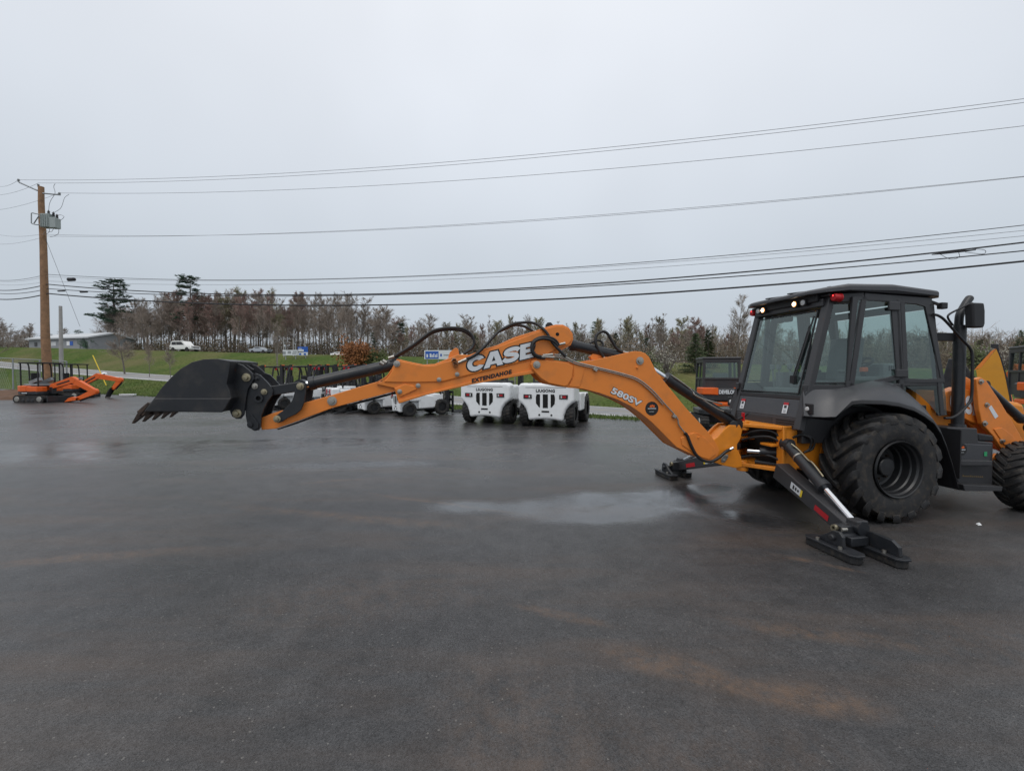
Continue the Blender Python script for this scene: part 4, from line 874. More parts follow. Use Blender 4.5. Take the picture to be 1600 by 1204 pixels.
MB().box((.02, -.55, 1.84), (.09, .05, .06)).build('warning_tag', M['kubota'], cab_o, .01)
MB().add([(.62, .70, 2.05), (.62, .70, 2.33), (.50, .70, 2.33), (.50, .70, 2.05)], [[0, 1, 2, 3]]).build('window_sticker', M['decal'], cab_o)

# -- fenders
def fender(sg):
    epx = [(1256, 650), (1270, 651.5), (1288, 652), (1306, 651.5), (1331, 626), (1345, 624.5), (1381, 625.5), (1405, 629), (1428, 636), (1444, 645), (1459, 656), (1470, 672), (1479, 694), (1488, 722), (1497, 757)]
    el = [.71, .77, .84, .93, .99]+[1.03]*10
    edge = [((q := on_l(x, y, -l)).x, q.z) for (x, y), l in zip(epx, el)]
    top = [(-.93, .62, 1.60), (-.80, .66, 1.60), (-.68, .69, 1.595), (-.55, .72, 1.60), (-.40, .735, 1.63), (-.30, .74, 1.655), (-.08, .74, 1.70), (.10, .74, 1.70), (.28, .74, 1.655), (.40, .735, 1.58), (.52, .73, 1.47), (.60, .73, 1.36), (.66, .73, 1.20), (.70, .73, .95), (.74, .73, .62)]
    n = len(edge); rows = []
    for i in range(n):
        e = Vector((edge[i][0], el[i], edge[i][1])); t = Vector(top[i]); m = t.lerp(e, .62)+Vector((0, 0, .045 if 2 < i < 11 else .02)); 
        lip = e+Vector((0, .012, -.055)) if i < 4 or i > 10 else e+Vector((0, .012, -.05))
        if i <= 3: lip = e+Vector((0, -.02, -.012))
        ins = Vector((lip.x, .60, lip.z-.0))
        rows.append([t, t.lerp(m, .5)+Vector((0, 0, .012)), m, e, lip, lip+Vector((0, -.03, 0)), Vector((lip.x, .9, lip.z+.02))])
    k = len(rows[0]); vs = [Vector((q.x, sg*q.y, q.z)) for r in rows for q in r]; fs = []; mi = []
    mb = MB()
    b = len(mb.v); mb.v += [tuple(q) for q in vs]
    for i in range(n-1):
        for j in range(k-1):
            mb.f.append([i*k+j, i*k+j+1, (i+1)*k+j+1, (i+1)*k+j]); mb.sm.append(j < 2); mb.mi.append(0 if j < 3 else 1)
    o = mb.build('fender', [M['grey'], M['black2']], BH, .008)
    # inner liner
    ln = MB(); pr = []
    for i in range(3, n): e = edge[i]; pr.append((e[0]*.98+.0, e[1]-.05))
    L_ = len(pr); vv = [(a, sg*(el[i_+3]-.03), z) for i_, (a, z) in enumerate(pr)]+[(a, sg*.58, z+.0) for a, z in pr]
    ln.add(vv, [[i, i+1, L_+i+1, L_+i] for i in range(L_-1)], True); ln.build('fender_liner', M['black2'], o)
    MB().box((.93, sg*.80, .80), (.02, .42, .60)).build('mud_flap', M['black2'], o)
    sr = MB(); sr.py([(-.93, 1.25), (-.72, 1.25), (-.72, 1.56), (-.93, 1.56)], sg*.64, sg*.66); sr.build('fender_side', M['grey'], o)
    MB().lathe([(0, .0001), (0, .028), (-.012, .024), (-.016, .0001)], (-.955, sg*.72, 1.36), 14, 'x', False).build('marker_lens', M['lens'], o)
    MB().box((-.945, sg*.73, 1.36), (.02, .14, .13)).build('lens_recess', M['black2'], o, .02)
    bk_ = MB(); bk_.add([(-.93, sg*.60, 1.22), (-.93, sg*.62, 1.60), (edge[0][0], sg*el[0], edge[0][1]), (edge[0][0], sg*(el[0]-.03), edge[0][1]-.03)], [[0, 1, 2, 3]]); bk_.build('fender_back', M['grey'], o)
for sg in (-1, 1): fender(sg)

# -- in front of the cab: stack, mirror, rail, tool box, hood, loader arms
le = -.62
a = on_l(1495, 690, le); b = on_l(1496, 508, le)
ex = MB().tube((a.x, le, 1.02), (a.x, le, b.z), .066, n=24)
ex.tube((a.x, le, .96), (a.x, le, 1.12), .11, .085, n=24)
ex_o = ex.build('exhaust_stack', M['black'], BH)
p0 = Vector((a.x-.02, le, b.z-.05)); ee = on_l(1518, 461, le)
tp = spline([p0, (a.x-.02, le, b.z+.06), (a.x-.005, le, b.z+.15), (a.x+.05, le, b.z+.24), (ee.x-.06, le, ee.z-.075), (ee.x, le, ee.z-.01)], 6); MB().pipe(tp, [.046]*(len(tp)-3)+[.04, .026, .008], 18).build('exhaust_tip', M['black'], ex_o)
MB().box((a.x-.22, le+.03, on_l(1476, 526, le).z), (.34, .03, .11)).build('stack_bracket', M['black2'], ex_o, .01)
hose('handrail', [(1458, 491, -.76), (1466, 493, -.76), (1475, 499, -.76), (1489, 514, -.76), (1505, 532, -.76), (1515, 543, -.76), (1519, 555, -.76), (1519, 590, -.76), (1518, 620, -.76), (1512, 632, -.76), (1500, 645, -.76), (1488, 652, -.76), (1476, 653, -.76)], .016, BH, 'black2')
hose('mirror_arm', [(1489, 508, -.74), (1483, 500, -.74), (1481, 494, -.74), (1486, 489, -.74), (1500, 482, -.76), (1512, 476, -.78), (1520, 473.5, -.80)], .012, BH, 'black2')
mi = MB(); q = on_l(1526, 493, -.80)
vs = [q+Vector((x, y, z)) for x, y, z in ((-.10, -.03, .16), (.075, -.03, .16), (.095, -.03, .06), (.10, -.03, -.1), (.08, -.03, -.155), (-.075, -.03, -.155))]
mi.prism(vs, (-.25, 1, 0), .09); mi.build('mirror', M['black2'], BH, .018)
tb = MB()
bx0 = [(1481, 668), (1552, 676), (1553, 693), (1487, 690)]
tb.py(T([(1480, 667), (1527, 669), (1529, 689), (1552, 691), (1551, 764), (1500, 766), (1489, 720)], -.80), -.80, -.42)
tb_o = tb.build('tool_box', M['frame'], BH, .012)
plate('box_cover', [(1488, 692), (1551, 695), (1546, 727), (1494, 727)], -.815, -.80, 'grey', tb_o, .008, -.815)
plate('step', [(1505, 757), (1567, 760), (1566, 767), (1508, 767)], -.95, -.78, 'frame', tb_o, .006, -.95)
plate('step', [(1500, 719), (1551, 720), (1551, 727), (1502, 727)], -.93, -.80, 'frame', tb_o, .006, -.93)
plate('filter_tube', [(1527, 676), (1552, 680), (1554, 690), (1529, 689)], -.76, -.6, 'black2', tb_o, .02)
q = on_l(1503, 702, -.816); MB().lathe([(0, .0001), (0, .076), (-.002, .076), (-.0022, .0001)], q, 28, closed=False).build('round_emblem', M['decalblack'], tb_o)
e = MB(); q2 = q+Vector((0, -.004, 0))
e.add([q2+Vector((x, 0, z)) for x, z in ((-.03, .018), (-.018, .040), (.0, .034), (.012, .046), (.03, .036), (.034, .016))], [list(range(6))]); e.build('emblem_mark', M['kubota'], tb_o)
e = MB()
for k in range(8): x = -.05+.0128*k; e.add([q2+Vector(p_) for p_ in ((x, 0, -.008), (x+.009, 0, -.008), (x+.009, 0, .004), (x, 0, .004))], [[0, 1, 2, 3]])
e.build('emblem_mark', M['decal'], tb_o); e = MB()
for k in range(6): x = -.03+.010*k; e.add([q2+Vector(p_) for p_ in ((x, 0, -.04), (x+.007, 0, -.04), (x+.007, 0, -.034), (x, 0, -.034))], [[0, 1, 2, 3]])
e.build('emblem_mark', M['decal'], tb_o)
q = on_l(1540, 709, -.82); MB().box(q, (.045, .004, .055)).build('green_sticker', M['green'], tb_o)
e = MB()
for k in range(11):
    q = on_l(1504+3*k, 743.5+.12*k, -.803); hgt = .018 if k in (0, 4) else .011
    e.add([q+Vector(p_) for p_ in ((0, 0, -.006), (.018, 0, -.006), (.018, 0, hgt-.004), (0, 0, hgt-.004))], [[0, 1, 2, 3]])
e.build('gold_marking', M['gold'], tb_o)
hd = MB(); hd.py([(1.05, 1.15), (1.05, 1.62), (1.6, 1.56), (2.9, 1.36), (3.0, 1.1), (3.0, .75), (1.05, .75)], -.38, .38); hd.build('hood', M['orange_deep'], BH, .05)
# near loader arm: elbow plate down to the front, rear link, tilt cylinder
LA = -.62
arm = [(1525, 592), (1533, 589), (1541, 594), (1560, 622), (1582, 658), (1600, 690), (1640, 735), (1640, 760), (1601, 716), (1583, 706), (1566, 702), (1553, 682), (1535, 662), (1530, 640)]
la = MB(); sz = T(arm, LA); la.py(sz, LA, LA+.06); sz2 = [(x, z) for x, z in sz]; la.py(sz2, LA+.16, LA+.20); la_o = la.build('loader_arm', M['orange'], BH, .01)
la2 = MB(); la2.py(sz, -LA-.06, -LA); la2.build('loader_arm', M['orange'], BH, .01)
plate('arm_brace', [(1553, 670), (1566, 668), (1582, 680), (1592, 693), (1570, 695)], LA-.012, LA, 'orange', la_o, .005, LA-.012)
for x, y, rr in ((1532, 596, .028), (1541, 632, .026), (1538, 661, .03), (1565, 688, .032)): bolt(x, y, LA, rr, la_o, 'pin', 'steel', .03)
plate('decal_label', [(1545, 637), (1549, 633), (1560, 650), (1555, 654)], LA-.003, LA, 'decal', la_o, 0, LA-.003)
plate('rear_arm', [(1470, 627), (1480, 612), (1500, 605), (1527, 612), (1529, 640), (1529, 664), (1516, 658), (1490, 645), (1472, 640)], LA+.10, LA+.24, 'orange', la_o, .01)
block_word('maker_name', CASE_, on_l(1484, 641, LA+.098), on_l(1529, 650, LA+.098), on_l(1484, 612, LA+.098), M['decal'], la_o, .003)
a = on_l(1536, 601, LA+.1); b = on_l(1610, 668, LA+.1); tc_ = cyl('loader_cylinder', a, b, .055, .8, .03, BH)
plate('tow_hook', [(1552, 714), (1556, 708), (1560, 709), (1561, 724), (1556, 727), (1551, 722)], -.66, -.63, 'orange', BH, .008)
MB().box((1.55, -.2, .62), (.5, .5, .3)).build('engine_block', M['black'], BH, .03)

# ------------------------------------------------------------------ forklifts
def forklift(W_, H_, Ln, wr, label, loc_, rz, group, big):
    """rear at y=0, forks towards +y"""
    root = thing('forklift', label, 'forklift', loc_, rz, group); w = W_/2
    cw = MB()
    o = [(-w*.97, H_*.93), (-w*.90, H_), (w*.90, H_), (w*.97, H_*.93), (w*.97, H_*.60), (w*.90, H_*.56), (w*.78, H_*.49), (w*.69, H_*.40), (w*.63, H_*.28), (w*.60, H_*.15), (w*.3, H_*.18), (0, H_*.19), (-w*.3, H_*.18), (-w*.60, H_*.15), (-w*.63, H_*.28), (-w*.69, H_*.40), (-w*.78, H_*.49), (-w*.90, H_*.56), (-w*.97, H_*.60)]
    cw.prism([(x, 0, z) for x, z in o], (0, 1, 0), Ln*.14)
    cw.prism([(-w*.94, Ln*.14+.01, H_*.55), (-w*.94, Ln*.14+.01, H_*.94), (w*.94, Ln*.14+.01, H_*.94), (w*.94, Ln*.14+.01, H_*.55)], (0, 1, 0), Ln*.2)
    cw_o = cw.build('counterweight', M['white'], root, .085*H_/1.45, 4)
    bd = MB(); bd.box((0, Ln*.48, H_*.52), (W_*.66, Ln*.56, H_*.55)); bd.build('chassis', M['white'] if big else M['white'], root, .04)
    MB().box((0, Ln*.30, H_*1.0), (W_*.62, Ln*.26, .12)).build('engine_hood', M['black2'] if big else M['white'], root, .04)
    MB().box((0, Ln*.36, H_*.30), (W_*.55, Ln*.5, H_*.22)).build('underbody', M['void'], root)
    # vents, lamps, tow slot
    gz0, gz1 = H_*.46, H_*.755
    for x0, x1, rd in ((-.165, -.092, -1), (-.044, .044, 0), (.092, .165, 1)):
        x0 *= W_; x1 *= W_; c = .04*W_
        if rd == -1: pts = [(x0+c*.3, gz1), (x1, gz1), (x1, gz0), (x1-c*.4, gz0), (x0+c*.1, gz0+.12), (x0, (gz0+gz1)/2+.05), (x0, gz1-.1)]
        elif rd == 1: pts = [(x0, gz1), (x1-c*.3, gz1), (x1, gz1-.1), (x1, (gz0+gz1)/2+.05), (x1-c*.1, gz0+.12), (x0+c*.4, gz0), (x0, gz0)]
        else: pts = [(x0, gz1), (x1, gz1), (x1, gz0-.02), (x0, gz0-.02)]
        MB().prism([(x, -.006, z) for x, z in pts], (0, 1, 0), .02).build('radiator_vent', M['void'], cw_o)  # near-black panel standing proud; shade of the vent opening put into its colour
    for sg in (-1, 1):
        q = MB().box((sg*W_*.31, -.008, H_*.70), (W_*.145, .03, H_*.095)).build('rear_lamp', M['decalblack'], cw_o, .008)
        MB().box((sg*W_*.325, -.024, H_*.70), (W_*.06, .012, H_*.045)).build('red_lens', M['red'], q)
        MB().box((sg*W_*.275, -.024, H_*.70), (W_*.022, .012, H_*.055)).build('clear_lens', M['lens'], q)
        MB().lathe([(0, .0001), (0, .035), (-.006, .035), (-.006, .0001)], (sg*W_*.105, .001, H_*.285), 14, closed=False).build('tie_hole', M['void'], cw_o)
    MB().box((0, -.001, H_*.905), (W_*.70, .006, .012)).build('hood_seam', M['frame'], cw_o)
    for sg in (-1, 1): MB().box((sg*W_*.30, Ln*.05, H_*1.004), (.10, .16, .03)).build('lifting_lug', M['frame'], cw_o, .01)
    MB().box((0, -.004, H_*.365), (W_*.13, .012, H_*.035)).build('tow_slot', M['void'], cw_o)
    lettering('maker_name', 'LIUGONG', (-W_*.16, -.002, H_*.80), (W_*.16, -.002, H_*.80), (-W_*.16, -.002, H_*.865), M['decalblack'], cw_o, .004, .05, space=1.1)
    def whl(x, y, r, wd, nm='wheel'):
        hb = MB().lathe([(-wd*.3, .0001), (-wd*.3, r*.5), (wd*.3, r*.5), (wd*.3, .0001)], (x, y, r), 20, 'x', False).build(nm, M['white'] if 0 else M['rim'], root)
        t = MB(); t.lathe([(-wd*.42, r*.52), (-wd*.5, r*.62), (-wd*.48, r*.88), (-wd*.36, r*.955), (wd*.36, r*.955), (wd*.48, r*.88), (wd*.5, r*.62), (wd*.42, r*.52)], (x, y, r), 40, 'x', False)
        for k in range(22):
            a = 2*math.pi*k/22
            for sd in (-1, 1):
                aa = a+(.14 if sd > 0 else 0); m = Matrix.Rotation(-aa, 3, 'X') @ Matrix.Identity(3)
                c = Vector((x+sd*wd*.24, y+r*.965*math.cos(aa), r+r*.965*math.sin(aa)))
                t.box(c, (wd*.46, .045*r/.4, .085*r/.4) if 0 else (wd*.46, .05*r, .15*r), m=Matrix.Rotation(aa, 3, 'X'))
        t.build('tyre', M['rubber'], hb, .006, 1)
    for sg in (-1, 1):
        whl(sg*w*.80, Ln*.15, wr*.85, W_*.15); whl(sg*w*.86, Ln*.70, wr, W_*.17)
    # overhead guard
    zt = H_*1.52 if big else 2.12
    for sg in (-1, 1):
        MB().pipe(spline([(sg*w*.60, Ln*.20, H_*.98), (sg*w*.60, Ln*.24, zt*.86), (sg*w*.58, Ln*.32, zt-.04), (sg*w*.58, Ln*.62, zt)], 5), .04, 8).build('guard_post', M['black2'], root)
        MB().pipe([(sg*w*.60, Ln*.72, H_*.75), (sg*w*.58, Ln*.62, zt)], .04, 8).build('guard_post', M['black2'], root)
    g = MB()
    for k in range(5): g.beam((-w*.58, Ln*(.34+.07*k), zt), (w*.58, Ln*(.34+.07*k), zt), .05, .03)
    g.build('overhead_guard', M['black2'], root)
    MB().box((0, Ln*.42, H_*1.12), (.45, .4, .14)).build('seat', M['black2'], root, .04)
    MB().box((0, Ln*.33, H_*1.28), (.42, .1, .42)).build('seat_back', M['black2'], root, .04)
    # mast and carriage
    mh = zt+.06
    ms = MB()
    for sg in (-1, 1): ms.box((sg*W_*.22, Ln*.86, mh/2+.05), (.09, .16, mh-.06)); ms.box((sg*W_*.15, Ln*.87, mh/2+.03), (.07, .12, mh-.10))
    for z in (.35, mh*.55, mh*.97): ms.box((0, Ln*.86, z), (W_*.44, .10, .08))
    m_o = ms.build('mast', M['black2'], root)
    for x in (-.08, .08): MB().tube((x*W_, Ln*.84, .2), (x*W_, Ln*.84, mh*.9), .03, n=8).build('lift_cylinder', M['steel'], m_o)
    cr = MB(); 
    for z in (.25, .62, .95): cr.box((0, Ln*.93, z), (W_*.72, .05, .10))
    for x in (-.34, -.12, .12, .34): cr.box((x*W_, Ln*.94, .60), (.05, .04, .80))
    cr.build('carriage', M['black'], m_o)
    for x in (-.22, .22):
        fk = MB(); fk.box((x*W_, Ln*.965, .42), (.13, .05, .75)); fk.box((x*W_, Ln*.965+.6, .07), (.13, 1.2, .045)); fk.build('fork', M['black'], root)
    if big:
        for sg in (-1, 1): MB().box((sg*w*.86, Ln*.46, H_*.55), (w*.26, Ln*.25, H_*.42)).build('side_box', M['white'], root, .04)
        for sg in (-1, 1): MB().prism([(sg*w*.72, Ln*.58, H_*.62), (sg*w*.72, Ln*.66, H_*.74), (sg*w*.72, Ln*.80, H_*.74), (sg*w*.72, Ln*.84, H_*.62)], (sg, 0, 0), w*.26).build('mudguard', M['white'], root, .02)
    else:
        for sg in (-1, 1):
            MB().box((sg*W_*.21, Ln*.84, mh-.03), (.10, .20, .10)).build('mast_cap', M['kubota'], m_o, .01)
            MB().box((sg*w*.58, Ln*.30, zt-.12), (.09, .09, .12)).build('signal_lamp', M['red'], root, .01)
            MB().prism([(sg*w*.69, Ln*.30, H_*.28), (sg*w*.69, Ln*.30, H_*.82), (sg*w*.69, Ln*.56, H_*.72), (sg*w*.69, Ln*.62, H_*.30)], (sg, 0, 0), w*.22).build('side_panel', M['white'], root, .03)
            MB().box((sg*w*.50, -.01, H_*.84), (.12, .04, .22)).build('rear_signal', M['red'], cw_o, .01)
    return root
def gp(px, py): q = on_z(px, py, 0); return (q.x, q.y, 0)
GA = 'big white forklifts parked with their backs to the camera'
q1 = gp(852, 668); q2 = gp(757, 662)
forklift(1.95, 1.45, 3.3, .52, 'large white forklift parked nearest the excavator boom, its whole grooved back in view', (q1[0]-.0, q1[1], 0), R(-19), GA, True)
forklift(1.95, 1.45, 3.3, .52, 'large white forklift under the arm lettering, just left of the nearest white forklift', (q2[0], q2[1], 0), R(-20), GA, True)
GB = 'small white forklifts lined up along the lot edge'
fk0 = None; rowE = Vector((EE.x, EE.y, 0))
F1 = Vector(gp(622, 650)); labs = ['small white forklift at the right end of the row, its side showing below the arm',
     'small white forklift behind the dipper, second from the right in the row', 'small white forklift with red lamps seen above the orange extension, third from the right',
     'small white forklift seen between the black bucket link and the orange arm', 'small white forklift half hidden behind the bucket coupler']
for k, lb in enumerate(labs):
    pos = F1+rowE*(2.0*k)+Vector((-.1, 0, 0))
    if k == 0: fk0 = f = forklift(1.20, 1.12, 2.65, .34, lb, pos, R(-52), GB, False)
    else: f = copy_tree(fk0); f.location = pos; f['label'] = lb
    f.rotation_euler.z = R(-52+[0, 2, -3, 1, 3][k])
GC = 'dark forklifts standing in the back row'
# back row: masts and guards only show; each still a whole truck
blabs = ['dark forklift mast with orange caps right above the bucket coupler, leftmost of the back row', 'dark forklift mast left of the bucket cylinder, second in the back row', 'dark forklift mast over the black cylinder barrel, middle of the back row',
         'dark forklift mast before the rust shrub, fourth in the back row', 'dark forklift mast by the silver hose fittings, right end of the back row']
for k, lb in enumerate(blabs):
    c = gpt(416+37*k, 24.2-.7*k); c.z = 0
    f = copy_tree(fk0); f.location = c+Vector((.6, 1.6, 0)); f['label'] = lb; f['group'] = GC; f.rotation_euler.z = R(163+5*(k % 3))

# ------------------------------------------------------------------ mini excavators
def stadium(l, h, n=7):
    r = h/2; a = l/2-r; o = []
    for k in range(n+1): w = -math.pi/2+math.pi*k/n; o.append((a+r*math.cos(w), r+r*math.sin(w)))
    for k in range(n+1): w = math.pi/2+math.pi*k/n; o.append((-a+r*math.cos(w), r+r*math.sin(w)))
    return o
def mini(label, pos, rz, group, arm, cabd=False, slew=0, s=1.0, name='DEVELON', col='kubota'):
    root = thing('mini_excavator', label, 'excavator', pos, rz, group)
    for sg in (-1, 1):
        t = MB(); so = stadium(1.95*s, .44*s); t.prism([(x, sg*.62*s-.14*s, z) for x, z in so], (0, 1, 0), .28*s)
        for k in range(34):                                   # grousers
            n = len(so); u = k/34*n; i = int(u) % n; a = Vector(so[i]); b = Vector(so[(i+1) % n])
        per = []; n = len(so)
        for i in range(n):
            a = Vector(so[i]); b = Vector(so[(i+1) % n]); m = max(1, int((b-a).length/(.09*s)))
            for j in range(m): per.append((a.lerp(b, (j+.5)/m), math.atan2(b.y-a.y, b.x-a.x)))
        for q, an in per[::1]:
            t.box((q.x, sg*.62*s, q.y), (.04*s, .29*s, .05*s), m=Matrix.Rotation(-an, 3, 'Y'))
        t_o = t.build('track', M['rubber'], root)
        for k, x in enumerate((-.72, -.3, 0, .3, .72)): MB().lathe([(0, .0001), (0, (.16 if abs(x) > .5 else .10)*s), (sg*.02, (.15 if abs(x) > .5 else .09)*s), (sg*.03, .0001)], (x*s, sg*.76*s, (.22 if abs(x) > .5 else .15)*s), 16, closed=False).build('track_roller', M['steel'] if abs(x) > .5 else M['black'], t_o)
    MB().box((0, 0, .34*s), (1.0*s, 1.0*s, .3*s)).build('undercarriage', M['black'], root, .02)
    bl = MB(); bl.box((1.22*s, 0, .22*s), (.06*s, 1.5*s, .36*s)); bl.beam((.4*s, .3*s, .3*s), (1.2*s, .45*s, .2*s), .1*s, .1*s); bl.beam((.4*s, -.3*s, .3*s), (1.2*s, -.45*s, .2*s), .1*s, .1*s); bl.build('dozer_blade', M['black'], root, .01)
    up = MB()
    # slewing body
    def rot(p): c, sn = math.cos(slew), math.sin(slew); return (p[0]*c-p[1]*sn, p[0]*sn+p[1]*c)
    def pz(pts, z0, z1): mb = MB(); mb.pz([rot((x*s, y*s)) for x, y in pts], z0*s, z1*s); return mb
    base = [(-.95, -.35), (-.95, .35), (-.80, .62), (-.5, .74), (.6, .74), (.72, .5), (.72, -.5), (.6, -.74), (-.5, -.74), (-.80, -.62)]
    pz(base, .50, .66).build('slewing_deck', M['black'], root, .02)
    tail = [(-.98, -.35), (-.98, .35), (-.82, .64), (-.5, .76), (-.1, .76), (-.1, -.76), (-.5, -.76), (-.82, -.64)]
    c_o = pz(tail, .66 if not cabd else .80, .96 if cabd else 1.02).build('counterweight', M[col], root, .05, 3)
    if cabd:
        pz([(x*1.01, y*1.005) for x, y in tail], .98, 1.42).build('counterweight', M['frame'], root, .05, 3)
        for y0, y1 in ((-.80, -.36), (.22, .80)):
            e0 = -1.03 if abs(y0) < .35 or abs(y1) < .35 else -.99
            lo_, hi_ = (y0, y1)
            pz([(-1.03 if abs(lo_) < .4 else -.90, lo_), (-1.03 if abs(lo_) < .4 else -.99, lo_ if abs(lo_) < .4 else -.40), (-1.03 if abs(lo_) < .4 else -1.03, .40 if lo_ > 0 else hi_), (-.87 if lo_ > 0 else -.90, .69 if lo_ > 0 else hi_), (-.4, hi_), (-.4, lo_)] if lo_ > 0 else [(-1.03, hi_), (-.4, hi_), (-.4, lo_), (-.55, lo_), (-.87, -.69), (-1.03, -.40)], 1.20, 1.44).build('engine_cover', M[col], root, .03, 3)
        O_ = (*rot((-1.0*s, .19*s)), 1.24*s); Rr_ = (*rot((-1.0*s, -.34*s)), 1.24*s); lettering('maker_name', name, O_, Rr_, (O_[0], O_[1], 1.36*s), M['decal'], root, .014, .05)
    else:
        pz([(-.2, -.74), (-.2, .74), (.45, .74), (.45, -.74)], .66, .74).build('floor_plate', M['black2'], root, .01)
        pz([(-.1, .2), (-.1, .76), (.55, .74), (.62, .5), (.62, .2)], .66, .98).build('side_cover', M[col], root, .04)
        pz([(-.1, -.76), (-.1, -.2), (.62, -.2), (.62, -.5), (.55, -.74)], .66, .96).build('side_cover', M[col], root, .04)
        for sg in (-1, 1):
            b = MB()
            for k in range(5): b.box((*rot((-.35*s+.07*s*k, sg*.765*s)), .585*s), (.05*s, .02*s, .05*s), slew)
            b.build('model_number', M['decal'], root)
    if cabd:
        cb = MB()
        x0, x1, y0, y1, z0, z1 = -.62*s, .62*s, -.56*s, .62*s, 1.45*s, 2.42*s
        P_ = lambda x, y, z: (*rot((x, y)), z)
        for x in (x0, x1):
            for y in (y0, y1): cb.beam(P_(x, y, z0-.4*s), P_(x*.94, y*.95, z1), .09*s, .09*s, (1, 0, 0))
        for a, b in (((x0, y0), (x0, y1)), ((x1, y0), (x1, y1)), ((x0, y0), (x1, y0)), ((x0, y1), (x1, y1))):
            cb.beam(P_(a[0]*.95, a[1]*.95, z1-.05*s), P_(b[0]*.95, b[1]*.95, z1-.05*s), .09*s, .12*s); cb.beam(P_(*a, z0+.30*s), P_(*b, z0+.30*s), .07*s, .07*s)
        cb.beam(P_(0, y0, z0), P_(0, y0*.95, z1), .06*s, .06*s, (1, 0, 0)); cb.beam(P_(0, y1, z0), P_(0, y1*.95, z1), .06*s, .06*s, (1, 0, 0))
        cb_o = cb.build('cab', M['frame'], root, .01)
        pz([(-.66, -.6), (-.66, .66), (.62, .66), (.62, -.6)], 2.42, 2.50).build('cab_roof', M['frame'], cb_o, .03)
        for a, b in (((x0, y0), (x0, y1)), ((x1, y0), (x1, y1)), ((x0, y0), (x1, y0)), ((x0, y1), (x1, y1))):
            MB().add([P_(*a, z0+.3*s), P_(*b, z0+.3*s), P_(b[0]*.95, b[1]*.95, z1-.1*s), P_(a[0]*.95, a[1]*.95, z1-.1*s)], [[0, 1, 2, 3]]).build('cab_window', M['glass'], cb_o)
            MB().add([P_(*a, z0-.4*s), P_(*b, z0-.4*s), P_(*b, z0+.3*s), P_(*a, z0+.3*s)], [[0, 1, 2, 3]]).build('lower_panel', M['frame'], cb_o)
        pz([(-.4, -.25), (-.4, .25), (-.25, .25), (-.25, -.25)], 1.3, 1.95).build('seat', M['seat'], cb_o, .04)
        pz([(.3, -.3), (.3, .3), (.5, .3), (.5, -.3)], 1.2, 1.6).build('console', M['black2'], cb_o, .04)
    else:
        zc = 2.36*s
        for x, y in ((-.62, -.6), (-.62, .6), (-.05, -.6), (-.05, .6), (.50, -.6), (.50, .6)):
            if x == -.05: MB().pipe(spline([(*rot((x*s, y*s)), 1.3*s), (*rot((x*s-.02, y*s)), 2.1*s), (*rot((x*s-.1*s, y*s)), zc)], 4), .035*s, 8).build('canopy_post', M['black2'], root)
            else: MB().tube((*rot((x*s, y*s)), .9*s), (*rot((x*s, y*s)), zc), .038*s, n=8).build('canopy_post', M['black2'], root)
        pz([(-.68, -.68), (-.68, .68), (.58, .68), (.58, -.68)], 2.35, 2.42).build('canopy_roof', M['black2'], root, .02)
        st = MB(); st.box((*rot((-.15*s, 0)), 1.2*s), (.6*s, .55*s, .26*s), slew); st.build('seat', M['seat'], root, .03)
        st = MB(); st.box((*rot((-.42*s, 0)), 1.48*s), (.12*s, .42*s, .6*s), slew); st.build('seat_back', M['black2'], root, .03)
        for y in (-.34, .34): MB().beam((*rot((-.3*s, y*s)), 1.18*s), (*rot((.36*s, y*s)), 1.42*s), .22*s, .2*s).build('armrest', M['galv'], root, .02)
        MB().pipe(spline([J_ for J_ in [(*rot((.4*s, .3*s)), 1.0*s), (*rot((.5*s, .3*s)), 1.35*s), (*rot((.45*s, .3*s)), 1.5*s)]], 4), .03*s, 6).build('control_lever', M['black2'], root)
        pz([(-.6, -.5), (-.6, .5), (.3, .5), (.3, -.5)], 1.0, 1.12).build('seat_box', M['galv'], root, .03)
    # digging arm: joints in (reach, height)
    if arm:
        J = [Vector((*rot((x*s, (arm[1]*s))), z*s)) for x, z in arm[0]]
        up = Vector((-math.sin(slew), math.cos(slew), 0))
        def limb(nm, pts, ws, wd):
            mb = MB()
            for i in range(len(pts)-1): mb.beam(pts[i], pts[i+1], wd*s, ws[i]*s, (0, 0, 1), wd*s, ws[i+1]*s)
            for i in range(len(pts)): mb.tube(pts[i]-up*wd*s*.55, pts[i]+up*wd*s*.55, ws[i]*s*.52, n=14)
            return mb.build(nm, M[col], root, .01)
        limb('boom', J[:3], [.30, .38, .26], .2); MB().beam(J[0].lerp(J[1], .25)-up*.11*s, J[0].lerp(J[1], .9)-up*.11*s, .02, .07*s).build('boom_decal', M['decalblack'], root); limb('dipper', J[2:4], [.34, .22], .17)
        MB().tube(J[0].lerp(J[1], .2)+Vector((0, 0, .2*s)), J[1].lerp(J[2], .3)+Vector((0, 0, .22*s)), .045*s, n=10).build('boom_cylinder', M['black'], root)
        MB().tube(J[2].lerp(J[3], .1)+(J[3]-J[2]).cross(up).normalized()*.2*s, J[3]+(J[3]-J[2]).cross(up).normalized()*.16*s, .04*s, n=10).build('dipper_cylinder', M['black'], root)
        MB().box((*rot((.80*s, arm[1]*s)), .72*s), (.22*s, .24*s, .42*s), slew).build('swing_bracket', M['black'], root, .02)
        K = J[3]; f = Vector((*rot((1, 0)), 0)); bk = MB(); prof = arm[2]
        for sd in (-.22, .22): bk.prism([K+f*x*s+Vector((0, 0, z*s))+up*(sd*s-.012) for x, z in prof], up, .024)
        n = len(prof)
        A = [K+f*x*s+Vector((0, 0, z*s)) for x, z in prof]
